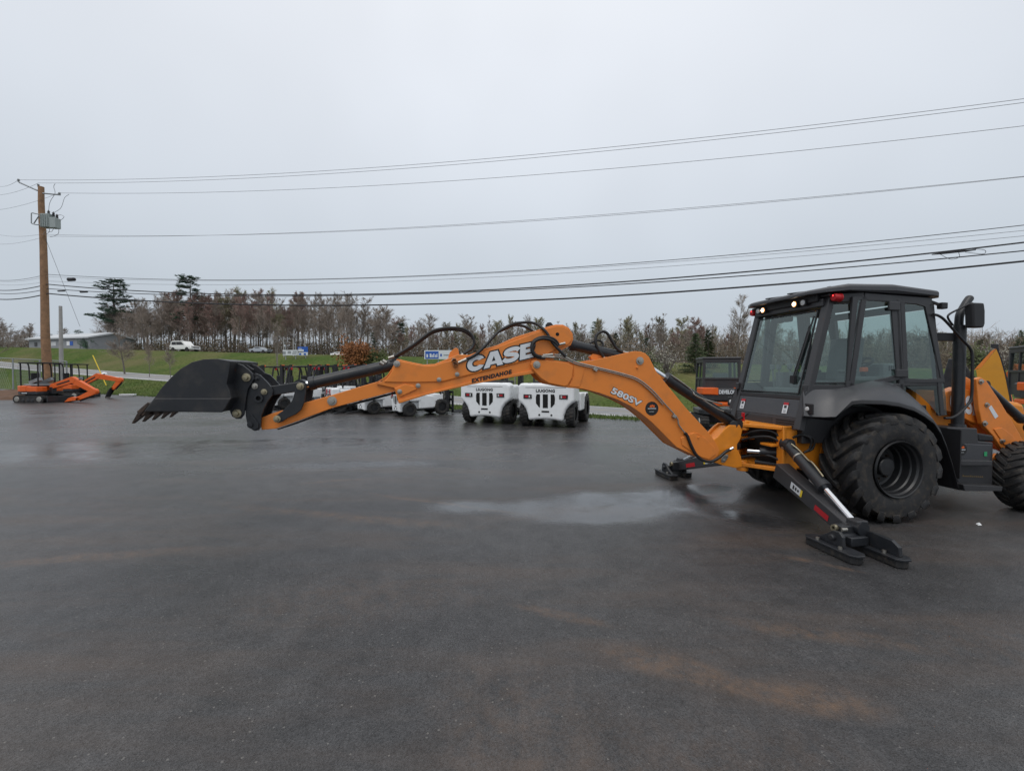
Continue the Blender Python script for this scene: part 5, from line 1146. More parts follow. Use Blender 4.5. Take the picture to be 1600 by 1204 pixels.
        for i in range(n-2):
            bk.add([A[i]-up*.22*s, A[i]+up*.22*s, A[i+1]+up*.22*s, A[i+1]-up*.22*s], [[0, 1, 2, 3]])
        b_o = bk.build('bucket', M[arm[3]], root)
        for k in range(4):
            c = A[n-2]+up*(-.18+.12*k)*s; d_ = (A[n-2]-A[n-3]).normalized(); MB().beam(c-d_*.04, c+d_*.12*s, .05*s, .04*s, (up.x, up.y, .3), .03*s, .015*s).build('tooth', M['wornsteel'], b_o)
    return root
GM = 'orange mini excavators parked on the lot'
s1 = gp(66, 628); s2 = gp(112, 622)
prof1 = [(.05, .06), (-.25, .10), (-.48, .02), (-.62, -.12), (-.75, -.20), (.0, -.10)]
prof2 = [(-.02, .05), (-.16, -.05), (-.30, -.28), (-.38, -.50), (-.42, -.62), (-.12, -.12)]
mini('orange canopied mini excavator at the left, its folded arm and orange bucket on the asphalt', s1, R(-4), GM, ([(.85, .98), (2.15, 1.36), (3.55, .66), (2.5, .24)], -.05, prof1, 'kubota'), s=1.0)
mini('orange canopied mini excavator whose arm arches up with its black bucket hanging', (s2[0]-.1, s2[1]+.2, 0), R(4), GM, ([(.7, 1.0), (1.7, 1.56), (3.2, 1.28), (2.75, .70)], .0, prof2, 'black'), s=1.0)
q = gpt(1122, 14.9); q.z = 0
mini('orange and grey cabbed mini excavator seen from behind, just left of the big cab', q, R(78), GM, None, True, 0, .92)
q = gpt(1640, 13.6); q.z = 0
mini('orange and grey cabbed mini excavator cut off by the right edge of the picture', q, R(60), GM, ([(.85, .9), (1.9, 1.8), (3.0, 1.3), (2.4, .5)], 0, prof2, 'black'), True, 0, 1.05)

# ------------------------------------------------------------------ a second loader behind: bucket, arm
q = Vector(on_y(1552, 600, 9.0)); ang = math.atan2(1.0, -1.075)            # its crosswise axis points at the viewer
LD2 = thing('wheel_loader', 'amber loader with its raised bucket curled back, mostly hidden behind the big cab and stack', 'loader', (q.x-1.6, q.y+1.8, 0), 0)
def l2(P): return Vector(P)-LD2.location
ax_ = Vector((1.075, 1.0, 0)).normalized()
def l2poly(pts, dep): return [l2(on_y(x, y, dep)) for x, y in pts]
bo = [(1525, 578), (1533, 574), (1557, 545), (1563, 560), (1570, 585), (1577, 620), (1579, 645), (1571, 668), (1556, 664), (1543, 640), (1530, 610)]
def shear(pts): # lie the outline in the plane square to the loader's crosswise axis
    o = []
    n = ax_; c0 = Vector(on_y(1552, 600, 9.0))
    for x, y in pts: d = ray(x, y); o.append(l2(_c+d*((c0-_c).dot(n)/d.dot(n))))
    return o
so_ = shear(bo); b2 = MB(); b2.prism(so_, ax_, .03); b2.prism([p_+ax_*1.5 for p_ in so_], ax_, .03)
n = len(so_)
for i in range(2, 9):
    a, b = so_[i], so_[i+1]; b2.add([a, b, b+ax_*1.5, a+ax_*1.5], [[0, 1, 2, 3]])
M['amber'] = mat('amber_paint', (.60, .27, .022), .45, var=.05, vscale=2, dirt=(.25, .15, .06), dirt_amt=.15)
b2_o = b2.build('bucket', M['amber'], LD2, .006)
MB().prism(shear([(1557, 545), (1560, 545), (1566, 562), (1574, 590), (1581, 622), (1583, 646), (1579, 646), (1577, 620), (1570, 585), (1563, 560)]), ax_, 1.53).build('bucket_edge', M['black'], b2_o)
MB().prism(shear([(1548, 543), (1548, 537.5), (1560, 537.5), (1561, 547), (1556, 545)]), ax_, .12).build('cutting_lip', M['black'], b2_o)
MB().prism(shear([(1522, 578), (1527, 572), (1549, 548), (1557, 544), (1533, 574)]), ax_, .10).build('bucket_flange', M['orange'], b2_o)
MB().prism(shear([(1470, 600), (1482, 560), (1500, 560), (1540, 610), (1556, 650), (1540, 660), (1500, 640)]), ax_, .3).build('front_frame', M['black'], LD2, .02)
q0 = LD2.location
bd = MB(); bd.box((-.35, .45, 1.0), (1.5, 1.2, .6), math.atan2(-.735, .68)); bd.build('body', M['orange_deep'], LD2, .05)
for k, (dx, dy) in enumerate(((1.35, -.35), (-.9, 1.6))): MB().lathe([(-.25, .25), (-.28, .4), (-.24, .56), (.24, .56), (.28, .4), (.25, .25)], (0, 0, 0), 32, closed=False).build('wheel', M['rubber'], LD2).location = (dx, dy, .56)

# ------------------------------------------------------------------ power line
PY = 33.0
pb = gpt(73.5, PY); 
def at(px, py, y): return on_y(px, py, y)
pole_top = at(63, 292, PY)
pole = thing('utility_pole', 'tall brown wooden utility pole with a grey transformer at the left', 'utility pole', (pb.x, pb.y, pb.z-.05))
pl = pb-Vector((0, 0, .05))
H_p = pole_top.z-pl.z
pm = MB(); K = 14
pm.pipe([(0+.03*math.sin(k*.9), .02*math.sin(k*1.3), H_p*k/K) for k in range(K+1)], [.29-.12*k/K for k in range(K+1)], 18); pm.build('pole_shaft', M['wood'], pole)
lp = lambda px, py, dy=0: at(px, py, PY+dy)-pl
def arm(a, b, r, m='galv', nm='crossarm'): return MB().tube(a, b, r, n=8).build(nm, M[m], pole)
WD = Vector((55, -14.6)).normalized(); 
a1 = arm(lp(58, 297.5, -.2), lp(30, 285, -.2), .05); a2 = arm(lp(67, 302, -.2), lp(94, 304.5, -.2), .05)
ins = []
for px, py, par in ((29, 284, a1), (60, 292, pole), (93, 305, a2)):
    q = lp(px, py, -.2 if par is not pole else 0)
    MB().lathe([(0, .0001), (0, .07), (.06, .03), (.09, .09), (.12, .04), (.15, .08), (.20, .05), (.22, .0001)], q, 12, 'z', False).build('insulator', M['galv'], pole)
tr = MB(); q = lp(74.5, 345.5, -.55)
tr.box(q, (.62, .5, .95)); tr_o = tr.build('transformer', M['transformer'], pole, .03)
f_ = MB()
for k in range(4): f_.box(q+Vector((-.22+.15*k, -.27, 0)), (.03, .06, .85))
f_.build('cooling_fin', M['transformer'], tr_o)
q2 = lp(86, 349, -.6); MB().box(q2, (.45, .42, .72)).build('transformer', M['transformer'], pole, .03)
for px, py in ((76, 332), (83.5, 334.5), (89, 338)): 
    b = lp(px, py, -.55); MB().lathe([(-.15, .0001), (-.15, .06), (-.05, .09), (0, .05), (.05, .09), (.10, .05), (.16, .03), (.17, .0001)], b, 10, 'z', False).build('bushing', M['frame'], tr_o)
for pts in (((50, 332.5), (61, 335)), ((50, 349.5), (56, 351), (66, 351.5)), ((53, 349), (61, 337)), ((49, 333), (49, 349))):
    MB().pipe([lp(x, y, -.3) for x, y in pts], .035, 6).build('bracket', M['galv'], pole)
for pts in (((86, 287), (84, 292), (86, 302), (80, 312), (77, 320), (76, 331)), ((108, 303.5), (101, 309), (97, 321), (93, 327), (83, 333)), ((90, 336), (96, 336), (100, 339), (94, 345)), ((77, 357), (77, 362), (72, 366)), ((92, 358), (91, 365), (84, 369), (78, 370)), ((68, 365), (72, 361), (80, 362), (84, 357))):
    MB().pipe(spline([lp(x, y, -.5) for x, y in pts], 5), .014, 6).build('jumper_wire', M['wiregrey'], pole)
MB().pipe([lp(71, 372, 0), lp(125, 510, 2)], .012, 5).build('guy_wire', M['wiregrey'], pole)

# the far second pole, concrete grey
q = gpt(96, 44); tp = at(94.5, 478, 44)
pc = thing('utility_pole', 'thin bare grey pole with no wires, right of the tall brown pole', 'utility pole', q)
MB().pipe([(0, 0, -.1), tp-q], [.19, .13], 12).build('pole_shaft', M['concrete'], pc)
MB().pipe([tp-q-Vector((0, 0, .3)), tp-q-Vector((.1, 0, .1))], .05, 6).build('pole_cap', M['galv'], pc)

# wires: picture readings at four columns turned into one sagging curve in the vertical plane of the line
def fit(ts, zs):
    import numpy as np
    A = np.array([[1, t, t*t] for t in ts]); c, *_ = np.linalg.lstsq(A, np.array(zs), rcond=None); return c
def wire(A, pts, left, r, m, label, extra=0, dirn=WD):
    A = Vector(A); D = Vector((dirn[0], dirn[1], 0)); ts = []; zs = []
    for px, py in pts:
        P = on_line(px, py, A, D); ts.append((P-A).dot(D)); zs.append(P.z)
    c = fit([0]+ts, [A.z]+zs); z = lambda t: c[0]+c[1]*t+c[2]*t*t
    off = A.z-z(0); P = []
    for k in range(91): t = 110*k/90; P.append(A+D*t+Vector((0, 0, z(t)-A.z+off*max(0, 1-t/12))))
    L = []
    if left is not None:
        Lq = on_y(left[0], left[1], 40.0); e = A+(Lq-A)*1.25
        for k in range(13): s_ = 1-k/12; L.append(A.lerp(e, s_)+Vector((0, 0, -.9*s_*(1-s_))))
    base = A.copy()
    me = MB().pipe([p_-base for p_ in L+P], r, 6, False).build('power_line', M[m])
    me.location = base; tag(me, label, 'power line', 'wires strung along the road'); return me
G = 'wiregrey'
y0 = PY-.2
wire(at(29, 281, y0), [(420, 272.3), (800, 244.8), (1100, 213.5), (1600, 155)], (0, 289), .0105, G, 'thin grey wire, the topmost of all the lines across the sky')
wire(at(60, 286, PY), [(420, 277.3), (800, 249.8), (1100, 219), (1600, 161)], (0, 302), .0105, G, 'thin grey wire just under the topmost wire, tied to the pole tip')
wire(at(93, 301.5, y0), [(420, 298), (800, 275.7), (1100, 250), (1600, 197)], (0, 325), .0105, G, 'thin grey wire third from the top, tied to the right pole arm')
wire(at(72, 369, y0), [(420, 365), (800, 344.8), (1100, 324), (1600, 275)], (0, 379), .009, G, 'single thin wire in the middle of the sky, tied below the transformer')
wire(at(73, 428.6, y0), [(420, 438), (800, 422.6), (1100, 402), (1600, 352)], (0, 435.5), .015, 'wire', 'upper line of the low bundle, a thin dark cable')
wire(at(73, 432, y0), [(420, 438.8), (800, 424), (1100, 406), (1600, 360)], (0, 437), .009, G, 'hair-thin wire just under the upper line of the low bundle')
wire(at(74, 439, y0), [(420, 444.5), (800, 430.6), (1100, 412.5), (1600, 368.4)], (0, 442), .009, G, 'hair-thin lone wire, third line of the low bundle')
wire(at(74, 444, y0), [(420, 460.5), (800, 450.5), (1100, 431), (1600, 378.4)], (0, 451),   .031, 'wire', 'thick black cable with the splice hanging on it, fourth line of the low bundle')
wire(at(75, 451, y0), [(420, 463), (800, 452.6), (1100, 436), (1600, 391.6)], (0, 456),   .023, 'wire', 'black cable between the two thickest cables of the low bundle')
wire(at(75, 458.5, y0), [(420, 476), (800, 469.5), (1100, 455), (1600, 407)], (0, 465), .039, 'wire', 'thickest black cable, the lowest of the low bundle')
lw = wire(at(64, 366, y0), [(420, 366.5), (800, 346.2), (1100, 325.4), (1600, 276.5)], (0, 364.5), .009, G, 'thin wire doubling the lone middle wire, with a heavy left end')
# splice cases
def splice(px, py, rad, ln, lab):
    P = on_line(px, py, at(75, 455, y0), Vector((WD.x, WD.y, 0))); D = Vector((WD.x, WD.y, -.02)).normalized()
    o = MB().pipe([D*-ln/2, D*-ln*.42, D*ln*.42, D*ln/2], [rad*.45, rad, rad, rad*.45], 10).build('splice_case', M['wire']); o.location = P; tag(o, lab, 'splice case', 'splice cases on the cables')
splice(111.5, 436.5, .13, .65, 'fat black splice case hanging near the brown pole')
splice(131, 455.8, .07, .75, 'slim black splice sleeve on the cable right of the brown pole')
splice(96, 454.5, .05, .8, 'thin grey splice bar closest to the brown pole')
P = on_line(1490, 394, at(75, 455, y0), Vector((WD.x, WD.y, 0)))
cp_ = MB(); D = Vector((WD.x, WD.y, .06)); cp_.pipe([D*-.75, D*-.4, D*.4, D*.75], [.02, .038, .038, .02], 8)
cp_.pipe(spline([D*-.5, D*-.1+Vector((0, 0, -.28)), D*.2+Vector((0, 0, -.22)), D*.2, D*.6+Vector((0, 0, .05)), D*1.05+Vector((0, 0, -.05)), D*1.0+Vector((0, 0, -.2)), D*.4+Vector((0, 0, -.05))], 6), .010, 5)
o = cp_.build('splice_case', M['wire']); o.location = P; tag(o, 'black cable splice with loose looped wires at the right', 'splice case', 'splice cases on the cables')

# ------------------------------------------------------------------ building, signs, cars, fence, odds and ends
A = gpt(47, 104); Bq = gpt(142, 98); A.z = 6.6; Bq.z = 6.5
D = (Bq-A); D.z = 0; Lb = D.length; D.normalize(); N_ = Vector((-D.y, D.x, 0))
bl = thing('warehouse', 'long low grey metal building with a pale roof on the hill', 'building', A, math.atan2(D.y, D.x))
MB().box((Lb/2, 4.5, 1.3), (Lb, 9, 3.6)).build('wall', M['siding'], bl)
rf = MB(); rf.prism([(-.4, -.5, 2.75), (-.4, 4.5, 4.0), (-.4, 9.5, 2.75), (-.4, 9.5, 3.1), (-.4, 4.5, 4.35), (-.4, -.5, 3.05)], (1, 0, 0), Lb+.8); rf.build('roof', M['roofmetal'], bl)
MB().prism([(Lb-.3, .01, 3.05), (Lb-.3, 8.99, 3.05), (Lb-.3, 4.5, 4.05)], (1, 0, 0), .3).build('gable', M['siding'], bl)
for x, w, m in ((Lb*.12, .9, 'darkglass'), (Lb*.42, 1.6, 'lens'), (Lb*.66, 1.0, 'carwhite'), (Lb*.71, 1.0, 'blue')):
    MB().box((x, -.03, 1.7), (w, .06, .9)).build('window' if m != 'blue' else 'wall_sign', M[m if m != 'darkglass' else 'frame'], bl)
MB().box((Lb*.08, 2.5, 3.9), (1.5, 1.2, .9)).build('roof_unit', M['roofmetal'], bl)
MB().tube((-1.1, 4, -1), (-1.1, 4, 3.9), .5, n=14).build('tank', M['white'], bl)

def board(px0, px1, py0, py1, y, label, panels, ph=None):
    a = on_y(px0, py1, y); b = on_y(px1, py0, y); g = gz((a.x+b.x)/2, y)
    r = thing('sign_board', label, 'sign', ((a.x+b.x)/2, y, g)); w = b.x-a.x; z0 = a.z-g; z1 = b.z-g
    for u0, u1, v0, v1, m, k in panels:
        q = MB().box(((u0+u1-1)/2*w, 0, z0+(v0+v1)/2*(z1-z0)), (w*(u1-u0), .08+.03*k, (z1-z0)*(v1-v0))).build('sign_panel' if k == 0 else 'sign_mark', M[m], r)
    for u in (-.4, 0, .4): MB().box((u*w, .1, (z1+z0)/2-.5), (.1, .1, z1-z0+z0+1.0)).build('sign_post', M['galv'], r)
    return r
board(442, 481, 541.5, 555, 62, 'wide white roadside board with a taller blue panel at its right end', [(0, .80, 0, .62, 'decal', 0), (.60, 1, .0, 1, 'blue', 0), (.0, .0+.12, .12, .45, 'galv', 1), (.20, .33, .2, .5, 'galv', 1), (.38, .55, .15, .28, 'galv', 1), (.40, .56, .38, .5, 'galv', 1), (.62, .84, .45, .68, 'decal', 1), (.63, .76, .74, .82, 'decal', 1), (.62, 1, .0, .36, 'decal', 1), (.66, .74, .05, .25, 'blue', 2), (.84, .93, .05, .25, 'blue', 2)])
board(663, 706, 547, 561, 50, 'white roadside board with a big blue left half, above the orange arm', [(0, 1, 0, 1, 'decal', 0), (.04, .52, .05, .88, 'blue', 1), (.08, .14, .2, .55, 'decal', 2), (.20, .26, .2, .62, 'decal', 2), (.27, .31, .2, .5, 'decal', 2), (.33, .37, .2, .62, 'decal', 2), (.40, .44, .2, .5, 'decal', 2), (.45, .48, .2, .62, 'decal', 2), (.58, .64, .3, .6, 'blue', 1), (.70, .90, .4, .52, 'galv', 1)])
for px, py in ((444, 526), (459, 528), (477, 528), (627, 540)):
    g = gpt(px, 64); t = on_y(px, py, 64); o = MB().tube((0, 0, -.2), (0, 0, t.z-g.z), .08, n=8).build('wooden_post', M['concrete']); o.location = g
    tag(o, 'slender pale post rising behind the roadside boards', 'post', 'pale posts along the highway')

def car(label, px0, px1, pyb, y, m, suv, rz=0.0):
    c = on_y((px0+px1)/2, pyb, y); sc = (px1-px0)/FPX*y
    r = thing('suv' if suv else 'car', label, 'car', (c.x, y, c.z), rz); L = 4.9; k = sc/L
    h = 1.85 if suv else 1.45
    b = [(-2.42, .55), (-2.40, 1.0), (-1.3, 1.08) if not suv else (-2.3, 1.12), (1.0, 1.08), (2.2, .95), (2.42, .75), (2.40, .38), (-2.3, .38)]
    MB().py([(x*k, z*k) for x, z in b], -.92*k, .92*k).build('body', M[m], r, .10*k, 3)
    g = [(-2.25, 1.1), (-2.05, h-.06), (-1.7, h), (.2, h), (.45, h-.05), (1.15, 1.08)] if suv else [(-1.7, 1.06), (-1.0, h), (.3, h), (1.15, 1.06)]
    MB().py([(x*k, z*k) for x, z in g], -.80*k, .80*k).build('cabin', M[m], r, .06*k)
    wn = [(-1.95, 1.18), (-1.85, h-.16), (-1.0, h-.14), (-.95, 1.16)], [(-.85, 1.16), (-.9, h-.14), (.15, h-.14), (.75, 1.16)]
    for w_ in (wn if suv else wn[1:]):
        for s_ in (-1, 1): MB().py([(x*k, z*k) for x, z in w_], s_*.80*k, s_*.83*k).build('window', M['darkglass'] if 0 else M['frame'], r)
    for x in (-1.5, 1.5):
        for s_ in (-1, 1): MB().lathe([(-.11*k, .0001), (-.11*k, .38*k), (.11*k, .38*k), (.11*k, .0001)], (x*k, s_*.85*k, .38*k), 18, closed=False).build('wheel', M['rubber'], r)
    MB().box((2.40*k, 0, .75*k), (.06*k, 1.2*k, .22*k)).build('grille', M['frame'], r)
    for s_ in (-.7, .7): MB().box((2.36*k, s_*k, .85*k), (.1*k, .28*k, .14*k)).build('headlight', M['lens'], r)
car('white suv driving along the highway in front of the bare trees', 267, 311, 549.5, 80, 'carwhite', True, R(-14))
car('silver car low behind the grass bank left of the roadside board', 391, 424, 552, 82, 'carsilver', False, R(-14))
car('white car mostly sunk behind the grass bank beside the rust shrub', 517, 546, 558.5, 70, 'carwhite', False, R(-14))

# chain-link fence on the left verge, one fence with its posts
def fgz(px, y, h): q = gpt(px, y); q.z += h; return q
fb = gpt(-60, 39)
fe = thing('chain_link_fence', 'grey chain-link fence running along the verge behind the canopied excavators', 'fence', fb)
fp = [(-60, 39), (20, 36.8), (62, 35.8), (104, 34.8)]
tops = []
for px, y in fp:
    b = gpt(px, y); t = on_y(px, 560+ (px-20)*.05, y); tops.append(t-fb); MB().tube(b-fb-Vector((0, 0, .2)), t-fb, .05, n=8).build('fence_post', M['galv'], fe)
MB().pipe(tops, .03, 6).build('top_rail', M['galv'], fe)
net = MB()
for i in range(len(fp)-1):
    a0 = gpt(*fp[i])-fb; a1 = gpt(*fp[i+1])-fb; b0, b1 = tops[i], tops[i+1]; k = 26
    for j in range(k+1):
        for dj in (-6, 6):
            j2 = j+dj
            if 0 <= j2 <= k: net.pipe([a0.lerp(a1, j/k), b0.lerp(b1, j2/k)], .006, 3, False)
net.build('chain_mesh', M['galv'], fe)
# yellow guy guard
a = gpt(167, 30); a = on_y(166, 602, 37); b = on_y(145, 555, 37.5)
o = MB().tube(a-a, b-a, .036, n=10).build('guy_marker', M['yellow']); o.location = a; tag(o, 'slanting yellow plastic guy-wire marker on the grass', 'marker')
g = gpt(199, 33.5); o = MB().box((0, 0, .16), (.95, .35, .10), R(14)).build('white_board', M['white'], None, .01); o.location = g; tag(o, 'white board lying on the grass beyond the excavators', 'board')
g = gpt(163.5, 56); o = MB().lathe([(-.3, .30), (.1, .30), (.22, .22), (.25, .0001)], (0, 0, .0), 14, 'z', False).build('utility_cover', M['white']); o.location = g; tag(o, 'small white round cover on the grass bank', 'cover')
g = on_z(1529, 820, 0); o = MB(); o.add([(-.022, -.015, .004), (.018, -.02, .006), (.022, .012, .03), (-.015, .018, .012)], [[0, 1, 2, 3]]); o.add([(-.015, -.01, .02), (.018, -.01, .03), (.015, .016, .018), (-.012, .014, .01)], [[0, 1, 2, 3]]); o = o.build('paper_scrap', M['white']); o.location = g; tag(o, 'small crumpled white paper scrap on the asphalt by the rear tyre', 'litter')
random.seed(31)
dm = MB(); vs = []; fs = []
for i in range(13):
    for j in range(7):
        x = -3.2+.55*i; y = -1.3+.5*j; e_ = max(0, 1-(x/3.3)**2-(y/1.6)**2); vs.append((x, y, .55*e_+random.uniform(0, .14)*min(1, e_*3)-.02))
for i in range(12):
    for j in range(6): a = i*7+j; fs.append([a, a+7, a+8, a+1])
o = dm.add(vs, fs, False).build('dirt_pile', M['dirt']); g = gpt(8, 31.3); g.z = 0; o.location = g; o.rotation_euler.z = R(-20); tag(o, 'low heap of brown earth at the left edge by the canopied excavator', 'dirt pile')
g = gpt(2, 32.5)

# ------------------------------------------------------------------ trees
def rv(r=1): return Vector((random.uniform(-r, r), random.uniform(-r, r), random.uniform(-r, r)))
def leafq(mb, c, s_):
    a = rv().normalized()*s_; b = a.orthogonal().normalized()*s_*random.uniform(.4, .8)
    mb.add([c-a*.5-b*.5, c+a*.5-b*.3, c+a*.5+b*.4, c-a*.4+b*.5], [[0, 1, 2, 3]])
def stick(mb, a, b, r0, r1, n=3):
    mb.pipe([a, (a+b)/2+rv((b-a).length*.05), b], [r0, (r0+r1)/2, r1], n, False)
def bare(seed, twigm, bud=0, spread=.22, low=.22, stems=1, bark='bark', twig_r=.020, dens=1.0, budsize=.12):
    random.seed(seed); H = 12.0; tk = MB(); cr = MB(); bd = MB()
    for s_ in range(stems):
        lean = rv(.07 if stems == 1 else .18); lean.z = 0; P = []; r0 = .125 if stems == 1 else .08; hh = H*random.uniform(.92, 1.0)
        K = 9
        for k in range(K+1): t = k/K; P.append(Vector((lean.x*hh*t+.12*math.sin(3*t+s_+seed), lean.y*hh*t+.12*math.cos(4*t+seed), hh*t)))
        rad = [r0*(1-.9*k/K)+.012 for k in range(K+1)]; tk.pipe(P, rad, 7, False)
        for i in range(int(40*dens/stems**.5)):
            t = low+(1-low)*random.random()**.8; f = t*K; k = min(K-1, int(f)); base = P[k].lerp(P[k+1], f-k)
            az = random.uniform(0, 6.283); L = H*spread*(1.15-t*.75)*random.uniform(.6, 1.15); up = random.uniform(.5, 1.3)
            d = Vector((math.cos(az), math.sin(az), up)).normalized(); r1 = r0*(1-t)*.45+.018
            Q = [base]
            for q in range(4): d = (d+rv(.18)+Vector((0, 0, .14))).normalized(); Q.append(Q[-1]+d*L/4)
            cr.pipe(Q, [r1, r1*.75, r1*.55, r1*.35, .010], 4, False)
            for j in range(int(12*dens)):
                u = random.uniform(.2, 1)*4; a = min(3, int(u)); c = Q[a].lerp(Q[a+1], u-a); dd = (Q[a+1]-Q[a]).normalized()
                e1 = (dd+rv(.8)+Vector((0, 0, .25))).normalized(); l1 = L*random.uniform(.22, .48); e = c+e1*l1; stick(cr, c, e, twig_r, .008)
                for w in range(7):
                    b0 = c.lerp(e, random.uniform(.25, 1)); e2 = (e1+rv(.8)).normalized(); b1 = b0+e2*l1*random.uniform(.3, .7); stick(cr, b0, b1, twig_r*.62, .005)
                    for z in range(bud): leafq(bd, b0.lerp(b1, random.uniform(.2, 1.1))+rv(.06), budsize*random.uniform(.5, 1.2))
    return (tk, M[bark]), (cr, M[twigm if bud == 0 else 'twig']), (bd, M[twigm]) if bud else None
def conifer(seed, kind):
    random.seed(seed); H = 12.0; tk = MB(); cr = MB()
    tk.pipe([(0, 0, 0), (.05, .03, H*.5), (0, 0, H*.99)], [.20, .13, .02], 8, False)
    if kind == 'pine':
        lo = .38
        for k in range(17):
            t = lo+(1-lo)*k/16.5; z = H*t
            for b in range(random.choice((2, 3, 4, 4))):
                az = random.uniform(0, 6.283); L = H*.19*(1.15-t*.72)*random.uniform(.35, 1.3); d = Vector((math.cos(az), math.sin(az), random.uniform(.02, .32)))
                e = Vector((0, 0, z))+d*L; tk.pipe([(0, 0, z), Vector((0, 0, z))+d*L*.5-Vector((0, 0, .1)), e], [.05, .035, .012], 4, False)
                for c in range(int(8+L*7)):
                    q = Vector((0, 0, z)).lerp(e, random.uniform(.35, 1.05))+Vector((random.gauss(0, .22), random.gauss(0, .22), random.gauss(.08, .10)))
                    for n_ in range(12):
                        a = rv(); a.z = abs(a.z)*.7; a = a.normalized()*random.uniform(.16, .34); w = a.orthogonal().normalized()*.045
                        cr.add([q-w, q+w, q+a], [[0, 1, 2]])
        return (tk, M['bark']), (cr, M['pine']), None
    for k in range(30):
        t = .04+.95*k/30; z = H*t; R0 = H*.24*(1-t)**.85*random.uniform(.78, 1.2)+.12
        for b in range(9 if t < .7 else 6):
            az = random.uniform(0, 6.283); L = R0*random.uniform(.6, 1.12); d = Vector((math.cos(az), math.sin(az), random.uniform(-.25, .12)))
            for c in range(int(5+L*5)):
                q = Vector((0, 0, z))+d*L*random.uniform(.2, 1)+Vector((random.gauss(0, .12), random.gauss(0, .12), random.gauss(-.05, .12)))
                for n_ in range(4):
                    a = (d+rv(.8)).normalized()*random.uniform(.18, .42); w = a.orthogonal().normalized()*.055; cr.add([q-w, q+w, q+a], [[0, 1, 2]])
    return (tk, M['bark']), (cr, M['spruce']), None
def shrub(seed, m, R_, H_, leaf, nl, stems=9, sm='bark'):
    random.seed(seed); tk = MB(); cr = MB()
    for s_ in range(stems):
        az = random.uniform(0, 6.283); d = Vector((math.cos(az)*.5, math.sin(az)*.5, 1)).normalized(); e = d*H_*random.uniform(.6, .95); tk.pipe([(0, 0, 0), e*.5+rv(.1), e], [.05, .03, .01], 5, False)
        for c in range(7):
            b = e*random.uniform(.3, 1); q = b+Vector((random.gauss(0, 1), random.gauss(0, 1), random.gauss(.3, .7))).normalized()*random.uniform(.3, .6)*R_; stick(tk, b, q, .014, .005)
            for l in range(nl): leafq(cr, b.lerp(q, random.uniform(.2, 1.15))+rv(.16*R_), leaf*random.uniform(.5, 1.2))
    return (tk, M[sm]), (cr, M[m]), None
def make_tree(nm, spec):
    r = bpy.data.objects.new(nm, None); COL.objects.link(r)
    spec[0][0].build('trunk', spec[0][1], r, fixn=False); spec[1][0].build('crown', spec[1][1], r, fixn=False)
    if spec[2]: spec[2][0].build('buds', spec[2][1], r, fixn=False)
    return r
V = {'grey': [make_tree('bare_tree', bare(s, 'twig', 0, .28, .28)) for s in (1, 2, 3)]+[make_tree('bare_tree', bare(4, 'twig', 0, .20, .42, dens=.85)), make_tree('bare_tree', bare(5, 'twig', 0, .25, .3, 2)), make_tree('bare_tree', bare(6, 'twig', 0, .34, .22, dens=1.1)), make_tree('bare_tree', bare(7, 'twig', 0, .22, .35, 3, dens=.9))],
     'red': [make_tree('budding_tree', bare(s, 'twigred', 3, .29, .25, budsize=.085)) for s in (11, 12)],
     'green': [make_tree('budding_tree', bare(s, 'twiggreen', 3, .28, .25, budsize=.085)) for s in (21, 22)],
     'birch': [make_tree('bare_tree', bare(31, 'twig', 0, .14, .35, 4, 'barklight'))],
     'tall': [make_tree('bare_tree', bare(41, 'twig', 0, .15, .45, 1, 'barklight', dens=.7)), make_tree('bare_tree', bare(42, 'twig', 0, .13, .4, 1, 'bark', dens=.7))],
     'pine': [make_tree('pine_tree', conifer(51, 'pine')), make_tree('pine_tree', conifer(52, 'pine'))],
     'spruce': [make_tree('spruce_tree', conifer(61, 'spruce')), make_tree('spruce_tree', conifer(62, 'spruce'))]}
V['single'] = V['grey'][:3]
used = set()
def plant(kind, px, pytop, y, label, cat='tree', group=None, wide=1.0, rz=None, yb=None):
    i = random.randrange(len(V[kind])); p_ = V[kind][i]
    g = gpt(px, y); t = on_y(px, pytop, y); sc = max(.15, (t.z-g.z)/12.0)
    if p_.name not in used and 'label' not in p_: o = p_; used.add(p_.name)
    else: o = copy_tree(p_)
    o.location = g-Vector((0, 0, .1)); o.scale = (sc*wide, sc*wide, sc); o.rotation_euler.z = random.uniform(0, 6.28) if rz is None else rz
    o['label'] = label; o['category'] = cat
    if group: o['group'] = group
    return o
random.seed(5)
def ymin(px, ex=11): k = (px-800)/700; return (bank_top(45+max(0, (520-px))*.16)+ex+17.3)/(.884+.468*k)
def prof(px, pts):
    for (a, ya), (b, yb) in zip(pts, pts[1:]):
        if a <= px <= b: return ya+(yb-ya)*(px-a)/(b-a)
    return pts[-1][1]
# the single trees one can tell apart
plant('pine', 181, 437, 112, 'tall dark pine at the left end of the wood, ragged top against the sky', wide=1.5)
plant('pine', 300, 434, 103, 'tall dark pine rising behind the white suv', wide=1.35)
plant('pine', 628, 505, 92, 'small dark pine alone among bare trees left of the hose loops', wide=1.2)
plant('pine', 930, 502, 95, 'small dark pine just above the right end of the arm', wide=1.2)
plant('spruce', 1086, 517, 36, 'olive spruce left of the cab, the shorter and broader of the pair', wide=1.75)
plant('spruce', 1106, 512, 38, 'olive spruce left of the cab, the taller and slimmer of the pair', wide=1.25)
plant('spruce', 1594, 512, 40, 'dark green spruce at the right edge behind the mirror', wide=1.15)
plant('single', 1152, 462, 40, 'tall bare tree rising right beside the cab rear corner', wide=.9)
plant('tall', 1038, 490, 62, 'thin bare tree sticking up above the wood left of the spruces')
plant('tall', 668, 484, 70, 'thin bare tree sticking up above the wood over the left hose loop')
